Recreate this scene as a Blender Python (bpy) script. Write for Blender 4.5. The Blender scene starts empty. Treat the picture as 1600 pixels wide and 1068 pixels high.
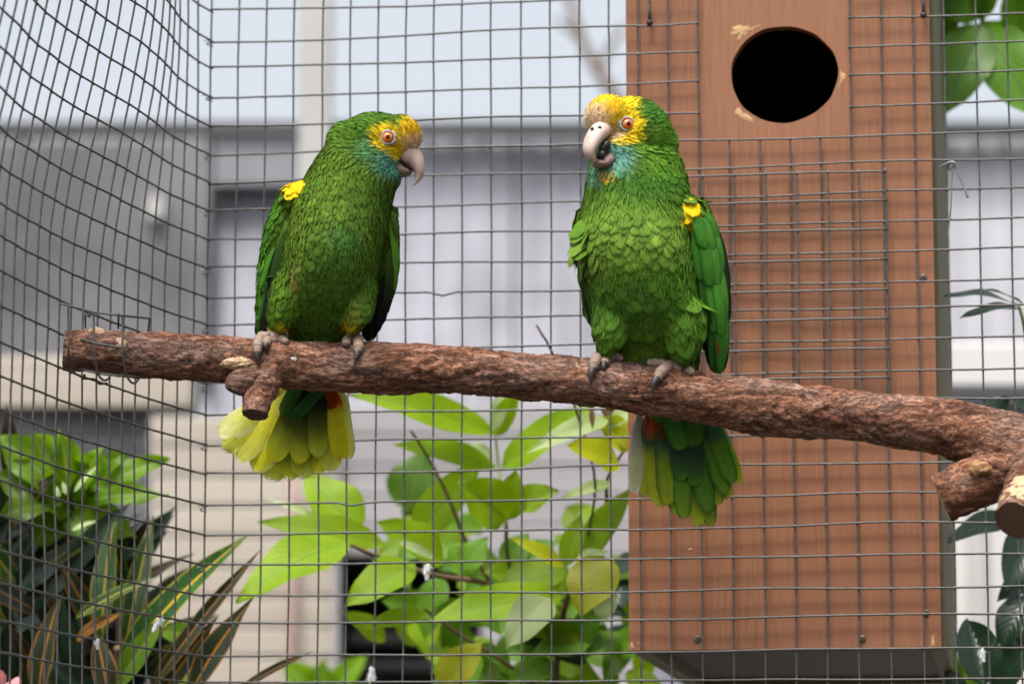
import bpy, bmesh, math, random
import numpy as np
from mathutils import Vector, Matrix, noise
from mathutils.bvhtree import BVHTree
R = math.radians
scene = bpy.context.scene
col = scene.collection
random.seed(7); rng = np.random.default_rng(11)

# ---------------------------------------------------------------- camera
F = 5400.0                      # focal length in photograph pixels (1600 wide)
TANP = 0.16
PITCH = math.atan(TANP)
ZC = 1.4
cam_d = bpy.data.cameras.new('camera'); cam = bpy.data.objects.new('camera', cam_d)
col.objects.link(cam); scene.camera = cam
cam.location = (0, 0, ZC); cam.rotation_euler = (R(90) + PITCH, 0, 0)
cam_d.sensor_width = 36; cam_d.sensor_fit = 'HORIZONTAL'; cam_d.lens = 36 * F / 1600
cam_d.clip_start = 0.05; cam_d.clip_end = 2000
cam_d.dof.use_dof = True; cam_d.dof.focus_distance = 3.31
cam_d.dof.aperture_fstop = 4.9
# ---------------------------------------------------------------- sky, sun, exposure
SUN_DIR = Vector((-0.16, -0.40, 0.90)).normalized()      # towards the sun
elev = math.asin(SUN_DIR.z); azim = math.atan2(SUN_DIR.x, SUN_DIR.y)
world = bpy.data.worlds.new('World'); scene.world = world; world.use_nodes = True
wn = world.node_tree; bg = wn.nodes['Background']
sky = wn.nodes.new('ShaderNodeTexSky'); sky.sky_type = 'NISHITA'; sky.sun_disc = False
sky.sun_elevation = elev; sky.sun_rotation = azim
sky.air_density = 1.0; sky.dust_density = 6.0; sky.ozone_density = 1.0
hsv = wn.nodes.new('ShaderNodeHueSaturation'); hsv.inputs['Saturation'].default_value = 0.34
wn.links.new(sky.outputs[0], hsv.inputs['Color']); wn.links.new(hsv.outputs[0], bg.inputs[0])
bg.inputs[1].default_value = 0.115
sun_d = bpy.data.lights.new('sun', 'SUN'); sun = bpy.data.objects.new('sun', sun_d); col.objects.link(sun)
sun_d.energy = 1.5; sun_d.angle = R(14); sun_d.color = (1.0, 0.96, 0.9)
sun.rotation_euler = (-SUN_DIR).to_track_quat('-Z', 'Y').to_euler(); sun.location = SUN_DIR * 20
scene.view_settings.view_transform = 'Standard'; scene.view_settings.look = 'None'
scene.view_settings.exposure = 1.27; scene.view_settings.gamma = 1.0
scene.render.engine = 'CYCLES'
scene.cycles.use_denoising = True; scene.cycles.max_bounces = 8
scene.cycles.transparent_max_bounces = 12

# ---------------------------------------------------------------- helpers
CP, SP = math.cos(PITCH), math.sin(PITCH)
def ray(px, py):
    a, b = px - 800.0, 534.0 - py
    return Vector((a, F * CP - b * SP, F * SP + b * CP))
def P(px, py, Y):               # the point at distance Y in front of the camera station seen at a photo pixel
    d = ray(px, py); k = Y / d.y
    return Vector((d.x * k, Y, ZC + d.z * k))
def PX(p):
    q = Vector(p) - Vector((0, 0, ZC)); f = q.y * CP + q.z * SP; u = -q.y * SP + q.z * CP
    return 800 + F * q.x / f, 534 - F * u / f
def PXn(v):                     # the same for an array
    f = v[:, 1] * CP + (v[:, 2] - ZC) * SP; u = -v[:, 1] * SP + (v[:, 2] - ZC) * CP
    return 800 + F * v[:, 0] / f, 534 - F * u / f
def S(Y): return Y / F          # metres in one photo pixel at distance Y
def sm(a, b, x):
    t = np.clip((x - a) / (b - a), 0, 1); return t * t * (3 - 2 * t)
def lin(r, g, b):
    f = lambda c: (c / 255 / 12.92) if c <= 10 else ((c / 255 + .055) / 1.055) ** 2.4
    return (f(r), f(g), f(b))

def link(o, parent=None):
    col.objects.link(o)
    if parent: o.parent = parent
    return o
def tag(o, label=None, cat=None, group=None, kind=None):
    if label: o['label'] = label
    if cat: o['category'] = cat
    if group: o['group'] = group
    if kind: o['kind'] = kind
    return o
def empty(name, loc=(0, 0, 0), **kw):
    o = bpy.data.objects.new(name, None); link(o); o.empty_display_size = .02
    o.location = loc
    bpy_root_loc[o.name] = Vector(loc)
    return tag(o, **kw)
bpy_root_loc = {}
def mesh_obj(name, verts, faces, mat, parent=None, smooth=True, uv=None, colr=None, local=False):
    """verts in world coordinates; placed relative to the parent chain"""
    V = np.asarray(verts, dtype=float)
    base = Vector((0, 0, 0))
    me = bpy.data.meshes.new(name)
    o = bpy.data.objects.new(name, me)
    if parent is not None and not local:
        base = root_of(parent)
    if parent is None and not local:
        base = Vector((V[:, 0].mean(), V[:, 1].mean(), V[:, 2].min()))
        o.location = base; bpy_root_loc[o.name] = base
    V = V - np.array(base)
    if isinstance(faces, np.ndarray): faces = faces.tolist()
    me.from_pydata(V.tolist(), [], faces)
    if smooth: me.polygons.foreach_set('use_smooth', np.ones(len(me.polygons), bool))
    if uv is not None:
        l = me.uv_layers.new(name='UVMap')
        idx = np.empty(len(me.loops), int); me.loops.foreach_get('vertex_index', idx)
        l.data.foreach_set('uv', np.asarray(uv, dtype=np.float32)[idx].ravel())
    if colr is not None:
        c = np.ones((len(V), 4), dtype=np.float32); c[:, :3] = colr
        a = me.color_attributes.new('Col', 'FLOAT_COLOR', 'POINT'); a.data.foreach_set('color', c.ravel())
    me.materials.append(mat)
    link(o, parent)
    return o
def root_of(p):
    v = Vector((0, 0, 0))
    while p is not None:
        v = v + p.location; p = p.parent
    return v

def frames(pts):
    pts = [Vector(p) for p in pts]; n = len(pts); T = []
    for i in range(n):
        t = pts[min(i + 1, n - 1)] - pts[max(i - 1, 0)]
        T.append(t.normalized() if t.length > 1e-9 else Vector((0, 0, 1)))
    a = Vector((0, 0, 1)) if abs(T[0].z) < .9 else Vector((0, 1, 0))
    N = [(a - T[0] * a.dot(T[0])).normalized()]
    for i in range(1, n):
        v = N[-1] - T[i] * N[-1].dot(T[i]); N.append(v.normalized())
    return pts, T, N
def tube(pts, r, seg=6, cap=True):
    pts, T, N = frames(pts); n = len(pts)
    rr = r if hasattr(r, '__len__') else [r] * n
    V = []; Fc = []
    for i in range(n):
        B = T[i].cross(N[i])
        for k in range(seg):
            a = 2 * math.pi * k / seg
            V.append(pts[i] + (N[i] * math.cos(a) + B * math.sin(a)) * rr[i])
    for i in range(n - 1):
        for k in range(seg):
            k2 = (k + 1) % seg
            Fc.append((i * seg + k, i * seg + k2, (i + 1) * seg + k2, (i + 1) * seg + k))
    if cap:
        Fc.append(tuple(range(seg - 1, -1, -1))); Fc.append(tuple((n - 1) * seg + k for k in range(seg)))
    return V, Fc
def spline(pts, n):              # Catmull-Rom through tuples of any width
    A = np.asarray(pts, float); m = len(A)
    if m == 2:
        t = np.linspace(0, 1, n)[:, None]; return A[0] * (1 - t) + A[1] * t
    out = []
    for t in np.linspace(0, m - 1 - 1e-9, n):
        i = int(t); f = t - i
        p0, p1, p2, p3 = A[max(i - 1, 0)], A[i], A[i + 1], A[min(i + 2, m - 1)]
        out.append(.5 * ((2 * p1) + (-p0 + p2) * f + (2 * p0 - 5 * p1 + 4 * p2 - p3) * f * f + (-p0 + 3 * p1 - 3 * p2 + p3) * f ** 3))
    return np.array(out)
def join_geo(parts):
    V = []; Fc = []
    for v, f in parts:
        b = len(V); V += [tuple(x) for x in v]; Fc += [tuple(i + b for i in q) for q in f]
    return V, Fc
def box_geo(c, ax, ay, az, hx, hy, hz, bev=0):
    """box from centre, three axes and half sizes, edges chamfered by bev"""
    c, ax, ay, az = Vector(c), Vector(ax), Vector(ay), Vector(az)
    bm = bmesh.new(); bmesh.ops.create_cube(bm, size=2)
    for v in bm.verts: v.co = Vector((v.co.x * hx, v.co.y * hy, v.co.z * hz))
    if bev: bmesh.ops.bevel(bm, geom=bm.edges[:], offset=bev, segments=1, affect='EDGES')
    bm.verts.index_update()
    V = [c + ax * v.co.x + ay * v.co.y + az * v.co.z for v in bm.verts]; Fc = [tuple(v.index for v in f.verts) for f in bm.faces]
    bm.free(); return V, Fc
def sphere_geo(c, r, seg=24, ring=14, axes=None):
    c = Vector(c); rx, ry, rz = r if hasattr(r, '__len__') else (r, r, r)
    X, Yx, Z = axes or (Vector((1, 0, 0)), Vector((0, 1, 0)), Vector((0, 0, 1)))
    V = [c + Z * rz]; Fc = []
    for i in range(1, ring):
        t = math.pi * i / ring
        for k in range(seg):
            a = 2 * math.pi * k / seg
            V.append(c + X * (rx * math.sin(t) * math.cos(a)) + Yx * (ry * math.sin(t) * math.sin(a)) + Z * (rz * math.cos(t)))
    V.append(c - Z * rz)
    for k in range(seg): Fc.append((0, 1 + k, 1 + (k + 1) % seg))
    for i in range(ring - 2):
        for k in range(seg):
            a = 1 + i * seg; b = a + seg; k2 = (k + 1) % seg
            Fc.append((a + k, b + k, b + k2, a + k2))
    e = len(V) - 1; a = 1 + (ring - 2) * seg
    for k in range(seg): Fc.append((e, a + (k + 1) % seg, a + k))
    return V, Fc

# ---------------------------------------------------------------- materials
class NT:
    def __init__(s, name):
        s.m = bpy.data.materials.new(name); s.m.use_nodes = True; s.t = s.m.node_tree
        s.b = s.t.nodes['Principled BSDF']; s.out = s.t.nodes['Material Output']
    def n(s, typ, ins=None, **kw):
        o = s.t.nodes.new(typ)
        for k, v in kw.items(): setattr(o, k, v)
        for k, v in (ins or {}).items(): s.set(o.inputs[k], v)
        return o
    def set(s, sock, v):
        if hasattr(v, 'node'): s.t.links.new(v, sock)
        elif hasattr(v, 'outputs'): s.t.links.new(v.outputs[0], sock)
        else:
            if sock.type == 'RGBA' and len(v) == 3: v = (*v, 1)
            sock.default_value = v
    def p(s, **kw):
        for k, v in kw.items(): s.set(s.b.inputs[k.replace('_', ' ')], v)
    def math(s, op, a, b=0.0, clamp=False):
        o = s.t.nodes.new('ShaderNodeMath'); o.operation = op; o.use_clamp = clamp
        s.set(o.inputs[0], a); s.set(o.inputs[1], b); return o.outputs[0]
    def mix(s, f, a, b, blend='MIX'):
        o = s.t.nodes.new('ShaderNodeMix'); o.data_type = 'RGBA'; o.blend_type = blend
        s.set(o.inputs[0], f); s.set(o.inputs[6], a); s.set(o.inputs[7], b); return o.outputs[2]
    def ramp(s, f, stops):
        o = s.t.nodes.new('ShaderNodeValToRGB'); e = o.color_ramp.elements
        while len(e) < len(stops): e.new(.5)
        for i, (p, c) in enumerate(stops):
            e[i].position = p; e[i].color = (*c, 1) if hasattr(c, '__len__') else (c, c, c, 1)
        s.set(o.inputs[0], f); return o.outputs[0]
    def noise(s, scale, detail=4, vec=None, stretch=None, rough=.6):
        v = vec
        if v is None: v = s.n('ShaderNodeTexCoord').outputs['Object']
        if stretch is not None:
            mp = s.n('ShaderNodeMapping'); s.t.links.new(v, mp.inputs[0]); mp.inputs['Scale'].default_value = stretch; v = mp.outputs[0]
        o = s.n('ShaderNodeTexNoise', {'Scale': scale, 'Detail': detail, 'Roughness': rough}); s.t.links.new(v, o.inputs['Vector'])
        return o.outputs[0]
    def bump(s, h, strength=.3, dist=.001):
        o = s.n('ShaderNodeBump', {'Height': h, 'Strength': strength, 'Distance': dist}); s.t.links.new(o.outputs[0], s.b.inputs['Normal'])
M = {}
def simple(name, c, rough=.6, metal=0, var=.25, scale=30, bump=0, stretch=None, spec=.5):
    t = NT(name); n = t.noise(scale, 5, stretch=stretch)
    a = tuple(x * (1 - var) for x in c); b = tuple(min(1, x * (1 + var)) for x in c)
    t.p(Base_Color=t.ramp(n, [(.3, a), (.7, b)]), Roughness=rough, Metallic=metal)
    t.b.inputs['Specular IOR Level'].default_value = spec
    if bump: t.bump(n, bump, .002)
    M[name] = t.m; return t.m

simple('galvanised_wire', (.080, .078, .074), .5, .4, .35, 160, .1)
simple('steel_tie', (.2, .2, .2), .4, .8, .3, 120)
simple('dark_screw', (.14, .11, .07), .5, .6, .4, 300)
simple('black_nail', (.03, .03, .03), .5, .5, .3, 200)
# plywood with fine vertical grain
def plywood():
    t = NT('red_plywood'); tc = t.n('ShaderNodeTexCoord').outputs['Object']
    g = t.noise(1, 6, tc, (420, 420, 14), .75); g2 = t.noise(1, 4, tc, (9, 9, 2.0)); bl = t.noise(7, 4, tc)
    fl = t.noise(1, 3, tc, (900, 900, 60))
    c = t.ramp(g, [(.30, lin(100, 60, 36)), (.55, lin(134, 86, 55)), (.75, lin(154, 106, 72))])
    c = t.mix(t.math('MULTIPLY', g2, .55), c, lin(116, 71, 45)); c = t.mix(t.math('MULTIPLY', bl, .35), c, lin(148, 99, 66)); st_ = t.noise(2.2, 5, tc, None, .7); c = t.mix(t.ramp(st_, [(.52, 0), (.70, .45)]), c, lin(112, 66, 46)); kd = t.n('ShaderNodeTexVoronoi', {'Scale': 1.0}); mp = t.n('ShaderNodeMapping'); t.t.links.new(tc, mp.inputs[0]); mp.inputs['Scale'].default_value = (11, 11, 5); t.t.links.new(mp.outputs[0], kd.inputs['Vector']); c = t.mix(t.ramp(kd.outputs[0], [(.05, .6), (.13, 0)]), c, lin(96, 56, 38))
    pore = t.ramp(fl, [(.28, 1.0), (.36, 0.0)])
    c = t.mix(t.math('MULTIPLY', pore, .4), c, lin(96, 58, 42))
    t.p(Base_Color=c, Roughness=.62); t.bump(g, .25, .0006); M['plywood'] = t.m
plywood()
def wood(name, c1, c2, stretch, rough=.7, bump=.3):
    t = NT(name); tc = t.n('ShaderNodeTexCoord').outputs['Object']
    g = t.noise(1, 6, tc, stretch, .65); b = t.noise(6, 3, tc)
    c = t.mix(t.math('MULTIPLY', b, .4), t.ramp(g, [(.3, c1), (.7, c2)]), c2)
    t.p(Base_Color=c, Roughness=rough); t.bump(g, bump, .001); M[name] = t.m
wood('olive_side', lin(74, 70, 46), lin(104, 98, 68), (200, 200, 6))
wood('dark_underside', lin(40, 30, 23), lin(58, 44, 33), (150, 20, 20))
wood('chewed_wood', lin(158, 122, 84), lin(190, 152, 108), (90, 90, 260))
wood('fresh_cut', lin(150, 122, 92), lin(188, 160, 126), (160, 160, 160))
wood('knot_wood', lin(104, 74, 48), lin(168, 126, 84), (260, 420, 420), .85, .8)
wood('dark_cut', lin(48, 32, 22), lin(84, 58, 40), (120, 120, 120))
# ================================================================ the setting
gm = NT('ground_earth'); gn = gm.noise(.8, 6); gm.p(Base_Color=gm.ramp(gn, [(.35, (.035, .03, .022)), (.65, (.075, .068, .05))]), Roughness=.95); gm.bump(gm.noise(40, 5), .5, .02)
g = mesh_obj('ground', [(-600, -200, 0), (600, -200, 0), (600, 1500, 0), (-600, 1500, 0)], [(0, 1, 2, 3)], gm.m, smooth=False)
tag(g, kind='structure')

simple('grey_sheet', lin(128, 128, 134), .6, 0, .3, 1.6)
simple('dark_sheet', lin(100, 100, 103), .7, 0, .6, 1.8)
simple('pale_sheet', lin(113, 113, 122), .6, 0, .6, 1.7)
simple('fascia_dark', lin(52, 52, 55), .6, 0, .2, 3)
simple('white_paint', lin(190, 188, 186), .6, 0, .06, 2)
simple('cream_post', lin(168, 167, 164), .6, 0, .08, 2)
wood('beige_board', lin(150, 140, 128), lin(176, 167, 155), (.8, 4, 30), .8)
wood('grey_board', lin(128, 126, 128), lin(158, 154, 156), (.8, 4, 30), .8)
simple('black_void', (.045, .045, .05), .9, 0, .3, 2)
simple('pink_pipe', lin(138, 114, 106), .6, 0, .1, 4)
simple('roof_grey', lin(96, 96, 100), .8, 0, .2, 2)
EX = Vector((1, 0, 0)); EY = Vector((0, 1, 0)); EZ = Vector((0, 0, 1))
def slab(name, x0, x1, y0, y1, Y, th, mat, parent, ground=False, smooth=False, bev=.004):
    a = P(x0, y0, Y); b = P(x1, y1, Y); z1 = a.z; z0 = 0.0 if ground else b.z
    v, f = box_geo(((a.x + b.x) / 2, Y + th / 2, (z0 + z1) / 2), EX, EY, EZ, abs(b.x - a.x) / 2, th / 2, (z1 - z0) / 2, bev)
    return mesh_obj(name, v, f, M[mat], parent, smooth)
def corrugated(name, x0, x1, y0, y1, Y, mat, parent, pitch=.076, amp=.003, ground=False):
    a = P(x0, y0, Y); b = P(x1, y1, Y); z1 = a.z; z0 = 0 if ground else b.z
    n = max(8, int((b.x - a.x) / pitch * 8)); V = []; Fc = []
    for i in range(n + 1):
        x = a.x + (b.x - a.x) * i / n; d = amp * math.cos(2 * math.pi * (x - a.x) / pitch)
        V += [(x, Y + d, z0), (x, Y + d, z1), (x, Y + d + .004, z0), (x, Y + d + .004, z1)]
    for i in range(n):
        q = 4 * i; Fc += [(q, q + 4, q + 5, q + 1), (q + 2, q + 3, q + 7, q + 6), (q + 1, q + 5, q + 7, q + 3), (q, q + 2, q + 6, q + 4)]
    return mesh_obj(name, V, Fc, M[mat], parent, True)
# long shed behind: pale sheet wall, dark gutter line, low pitched roof
YS = 9.5
shed = empty('storage_shed', (0, YS, 0), label='long pale sheet-clad shed with a dark gutter edge behind the aviary', cat='shed')
for i, (x0, x1, m) in enumerate([(-900, -420, 'grey_sheet'), (-416, 40, 'grey_sheet'), (44, 330, 'grey_sheet'), (334, 560, 'pale_sheet'), (564, 800, 'pale_sheet'), (804, 1060, 'pale_sheet'), (1064, 1330, 'pale_sheet'), (1334, 1600, 'grey_sheet'), (1604, 1900, 'grey_sheet'), (1904, 2400, 'pale_sheet')]):
    corrugated('wall_sheet', x0, x1, 214, 0, YS, m, shed, ground=True)
slab('fascia_board', -920, 2420, 192, 212, YS - .05, .03, 'fascia_dark', shed)
a0 = P(-920, 191, YS - .1); a1 = P(2420, 191, YS - .1)
v, f = tube([a0 + Vector((0, .03, -.02)), a1 + Vector((0, .03, -.02))], .012, 10); mesh_obj('gutter', v, f, M['fascia_dark'], shed)
v, f = box_geo(((a0.x + a1.x) / 2, YS + 1.9, a0.z + .005 - .10), EX, Vector((0, 1, -.06)).normalized(), Vector((0, .06, 1)).normalized(), (a1.x - a0.x) / 2, 1.86, .02); mesh_obj('roof', v, f, M['roof_grey'], shed, False)
slab('lap_and_eave_shade', 334, 520, 216, 290, YS - .06, .03, 'grey_sheet', shed)  # grey slab added to stand in for the band of shadow under the eave
slab('lap_and_eave_shade', -420, 326, 224, 560, YS - .07, .03, 'dark_sheet', shed)
for (x0, x1, y0, y1) in [(230, 256, 308, 342)]:
    slab('skylight_pane', x0, x1, y0, y1, YS - .10, .02, 'cream_post', shed)
# cream post standing in front of the shed
pa = P(470, 0, 7.6); pb = P(520, 0, 7.6)
v, f = box_geo(((pa.x + pb.x) / 2, 7.6, 2.4), EX, EY, EZ, (pb.x - pa.x) / 2, .035, 2.4, .006)
post = mesh_obj('square_post', v, f, M['cream_post'], None, False)
tag(post, 'tall cream square post standing before the pale shed', 'post')
# dark timber kennel on the left with a pale ledge
YK = 7.4
ken = empty('timber_outbuilding', (-1.2, YK, 0), label='dark grey boarded outbuilding with a pale beige ledge left of the cream post', cat='outbuilding')
z = P(0, 640, YK).z
for i in range(9):
    y0 = 640 + i * 48
    slab('board', -700, 232, y0 + 1, y0 + 46, YK, .03, 'dark_sheet', ken)
slab('ledge', -710, 300, 556, 636, YK - .05, .14, 'beige_board', ken)
slab('base_wall', -700, 232, 1074, 0, YK, .05, 'dark_sheet', ken, ground=True)
# beige and grey board fence with a dark opening
YF = 7.0
fen = empty('board_fence', (0, YF, 0), label='weathered fence of pale beige and grey horizontal boards behind the leafy shrub', cat='fence')
for i in range(10):
    y0 = 652 + i * 47
    slab('board', 236, 532, y0, y0 + 43.5, YF, .025, 'beige_board', fen)
for i in range(10):
    y0 = 634 + i * 47
    if y0 + 45 < 892: slab('board', 536, 1015, y0, y0 + 45.5, YF, .025, 'grey_board', fen)
    else: slab('board', 752, 1015, y0, y0 + 45.5, YF, .025, 'grey_board', fen)
slab('base_board', 752, 1015, 1106, 0, YF, .03, 'grey_board', fen, ground=True)
slab('base_board', 236, 532, 1124, 0, YF, .03, 'beige_board', fen, ground=True)
slab('corner_post', 520, 538, 700, 0, YF - .04, .05, 'grey_board', fen, ground=True)
slab('backing', 240, 1010, 660, 0, YF + .85, .02, 'dark_sheet', fen, ground=True)
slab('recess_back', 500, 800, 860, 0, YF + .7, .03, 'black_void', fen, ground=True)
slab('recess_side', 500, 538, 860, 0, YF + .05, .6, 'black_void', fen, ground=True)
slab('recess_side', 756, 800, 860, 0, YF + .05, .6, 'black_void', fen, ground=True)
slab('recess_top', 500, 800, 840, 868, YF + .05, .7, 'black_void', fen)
for (y0, y1) in ((985, 1004), (1030, 1044)): slab('recess_shelf', 545, 745, y0, y1, YF + .35, .3, 'grey_board', fen)
v, f = tube([P(456, 740, YF - .03), P(458, 1040, YF - .03), Vector((P(458, 1040, YF - .03).x, YF - .03, 0))], 6.5 * S(YF), 12)
pp = mesh_obj('drain_pipe', v, f, M['pink_pipe']); tag(pp, 'thin dusty pink pipe running down the beige boards', 'pipe')
# white rendered wall on the right with a dark sill line
YW = 6.4
ww = empty('garden_wall', (1.5, YW, 0), label='pale rendered garden wall with a dark capping right of the nest box', cat='wall')
slab('wall_face', 1310, 2300, 640, 0, YW, .12, 'white_paint', ww, ground=True)
slab('capping', 1300, 2310, 606, 638, YW - .03, .18, 'fascia_dark', ww)
slab('upper_board', 1310, 2300, 536, 603, YW + .05, .05, 'white_paint', ww)
for x in (1508, 1700): slab('pilaster', x, x + 16, 640, 0, YW - .02, .03, 'cream_post', ww, ground=True)

# ================================================================ aviary: mesh panels
TH = R(8.3)
U = Vector((math.cos(TH), -math.sin(TH), 0)); Nn = Vector((math.sin(TH), math.cos(TH), 0))
Q0 = P(800, 534, 3.50)
def onpanel(px, py, off=0.0):    # where the sight line meets the plane of the back panel moved back by off
    d = ray(px, py); o = Vector((0, 0, ZC)); q = Q0 + Nn * off
    return o + d * ((q - o).dot(Nn) / d.dot(Nn))
def AB(p): q = p - Q0; return q.dot(U), p.z
WR = .00108
vx = [319, 363, 407, 451, 497, 541, 586, 631, 676, 721, 767, 815, 861, 908, 955, 1001, 1049, 1097, 1145, 1194, 1242, 1291, 1340, 1390, 1441, 1491, 1542, 1592]
va = [AB(onpanel(x, 850))[0] for x in vx]
while len(va) < 36: va.append(va[-1] + .0325)
hy = [6, 52, 95, 141, 187, 232, 275, 320, 365, 410, 456, 499, 545, 592, 641, 687, 734, 783, 830, 877, 926, 970, 1021, 1065]
hz = [AB(onpanel(700, y))[1] for y in hy]
for k in range(8): hz.insert(0, hz[0] + .0305)
while hz[-1] > .08: hz.append(hz[-1] - .031)
PB = lambda a, z: Q0 + U * a + Vector((0, 0, z - Q0.z))
def wob(x, y, s):                # slow and fast unevenness of the welded sheet
    return noise.noise(Vector((x * 9, y * 9, s))) * .0011 + noise.noise(Vector((x * 40, y * 40, s + 5))) * .00032
def bpt(a, z, inplane=True):
    p = PB(a, z)
    return p + Nn * (noise.noise(Vector((a * 5, z * 5, 3.3))) * .004) + U * wob(a, z, 1.) + Vector((0, 0, wob(a, z, 20.) - .004 * noise.noise(Vector((a * 4, z * 30, 9)))))
A_OPEN0 = va[vx.index(1097)]; A_OPEN1 = va[vx.index(1340)]
Z_OPEN = AB(onpanel(1220, 222))[1]
bpanel = empty('aviary_mesh_panel', PB(.2, 0), label='back panel of square welded wire mesh behind both parrots', cat='wire mesh', group=None)
zjO = max(z for z in hz if z <= Z_OPEN + .012)
welds = []
def add_wire(parent, pts, r=WR, mat='galvanised_wire', name='wire', seg=6):
    v, f = tube(pts, r, seg); return mesh_obj(name, v, f, M[mat], parent)
ztop, zbot = hz[0] + .01, hz[-1] - .01
for i, a in enumerate(va):
    lo, hi = zbot, ztop
    if A_OPEN0 + .003 < a < A_OPEN1 - .003: hi = zjO + .0008
    zs = sorted(set([lo, hi] + list(np.arange(lo, hi, .0155))))
    lean = 0
    add_wire(bpanel, [bpt(a, z) for z in zs])
for j, z in enumerate(hz):
    segs = [(va[0], va[-1] + .01)]
    if z > zjO + .003: segs = [(va[0], A_OPEN0 + .0015), (A_OPEN1 - .0015, va[-1] + .01)]
    for (s0, s1) in segs:
        As = list(np.arange(s0, s1, .0155)) + [s1]
        pts = [bpt(a, z) - Nn * .0014 for a in As]
        # a few knocked kinks
        for kx, kj, amt in ((695, 18, -.0045), (560, 25, -.005), (450, 14, .0), (942, 8, .003), (1030, 9, -.003), (530, 23, .0)):
            if j == kj + 0:
                ka = AB(onpanel(kx, 500))[0]
                pts = [p + Vector((0, 0, amt * math.exp(-((a - ka) / .008) ** 2))) for p, a in zip(pts, As)]
        add_wire(bpanel, pts)
        for a in va:
            if s0 - .002 <= a <= s1 and z > .9: welds.append(sphere_geo(bpt(a, z) - Nn * .001, (.0017, .0014, .0017), 6, 4))
v, f = join_geo(welds); w = mesh_obj('weld_beads', v, f, M['galvanised_wire'], bpanel); w['kind'] = 'stuff'

# left side panel, swinging towards the camera
lx = [319, 297, 276, 256, 237, 217, 196, 175, 156, 134, 114, 94, 76, 58, 39, 22, 4]
corner = PB(va[0], 0); YC = corner.y
lxy = []
for k, x in enumerate(lx):
    Y = YC - .0298 * k; p = P(x, 850, Y); lxy.append((p.x, Y))
lxy[0] = (corner.x, YC)
while len(lxy) < 26: lxy.append((lxy[-1][0] - .0035, lxy[-1][1] - .0305))
lxs = np.array([q[0] for q in lxy]); lys = np.array([q[1] for q in lxy])
Z380 = P(100, 420, 3.3).z; Ztop = P(100, -60, 3.3).z
def lpt(k, z):
    i = min(int(k), len(lxy) - 2); t = k - i
    x = lxs[i] * (1 - t) + lxs[i + 1] * t; y = lys[i] * (1 - t) + lys[i + 1] * t
    b = .042 * float(sm(Z380, Ztop, z)) * float(sm(0.5, 9, k))
    b -= .006 * float(sm(0, 5, k)) * math.exp(-((z - Z380 + .1) / .25) ** 2)
    if k > .01:
        b += noise.noise(Vector((k * .35, z * 7, 41))) * .0022 + noise.noise(Vector((k * 1.3, z * 34, 44))) * .0006
    dz = wob(k * .03, z, 60.) if k > .01 else 0
    return Vector((x + b, y, z + dz))
lpanel = empty('aviary_mesh_panel', Vector((lxs[8], lys[8], 0)), label='side panel of welded wire mesh meeting the back panel at a laced corner', cat='wire mesh')
welds = []
for k in range(1, len(lxy)):
    zs = list(np.arange(zbot, ztop, .0155)) + [ztop]
    add_wire(lpanel, [lpt(k, z) for z in zs], WR)
for z in hz:
    ks = list(np.arange(.02, len(lxy) - 1, .5)) + [len(lxy) - 1 + .0]
    add_wire(lpanel, [lpt(k, z) + Vector((.0016, 0, 0)) for k in ks], WR * 1.05)
    if z > .9:
        for k in range(1, 20): welds.append(sphere_geo(lpt(k, z) + Vector((.0012, 0, 0)), .0016, 6, 4))
v, f = join_geo(welds); w = mesh_obj('weld_beads', v, f, M['galvanised_wire'], lpanel); w['kind'] = 'stuff'
# hog rings lacing the corner
for y in (70, 156, 249, 338, 429, 520, 611, 702, 797, 893, 983):
    c = P(319, y, YC - .002); c.x = corner.x
    pts = []
    for t in np.linspace(0, 2 * math.pi * 1.4, 22):
        pts.append(c + Vector((.0032 * math.cos(t) - .001, .0028 * math.sin(t) - .002, .0008 * t - .002 + random.uniform(-.0003, .0003))))
    pts.append(pts[-1] + Vector((-.004, -.002, -.001)))
    v, f = tube(pts, .0007, 5); o = mesh_obj('wire_tie', v, f, M['steel_tie'])
    tag(o, 'small twisted wire tie lacing the two mesh panels at the corner', 'wire tie', 'ties along the mesh corner')

# folded-down flap of the cut-out mesh, hanging in front of the box
fl = empty('mesh_flap', PB(.5, 0) + Vector((0, 0, 1.6)), label='square flap of cut wire mesh folded down below the nest hole', cat='wire mesh')
fx = [1048, 1098, 1147, 1196, 1245, 1294, 1343, 1387]
fy = [271, 316, 361, 408, 455, 500, 547, 592, 600]
fa = [AB(onpanel(x + (2 if x < 1380 else 0), 440, -.006))[0] for x in fx]; fz = [AB(onpanel(1240, y, -.006))[1] for y in fy]
fpt = lambda a, z, o=0: PB(a, z) - Nn * (.006 + o) + Nn * noise.noise(Vector((a * 9, z * 9, 88))) * .0016 + Vector((0, 0, wob(a, z, 70.))) + U * wob(a, z, 71.) * 1.2
for a in fa: add_wire(fl, [fpt(a, z) for z in np.linspace(fz[0] + .004, fz[-1] - .022, 24)])
for z in fz[:-1]: add_wire(fl, [fpt(a, z, .0014) for a in np.linspace(fa[0] - .004, fa[-1] + .002, 22)])

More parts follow.
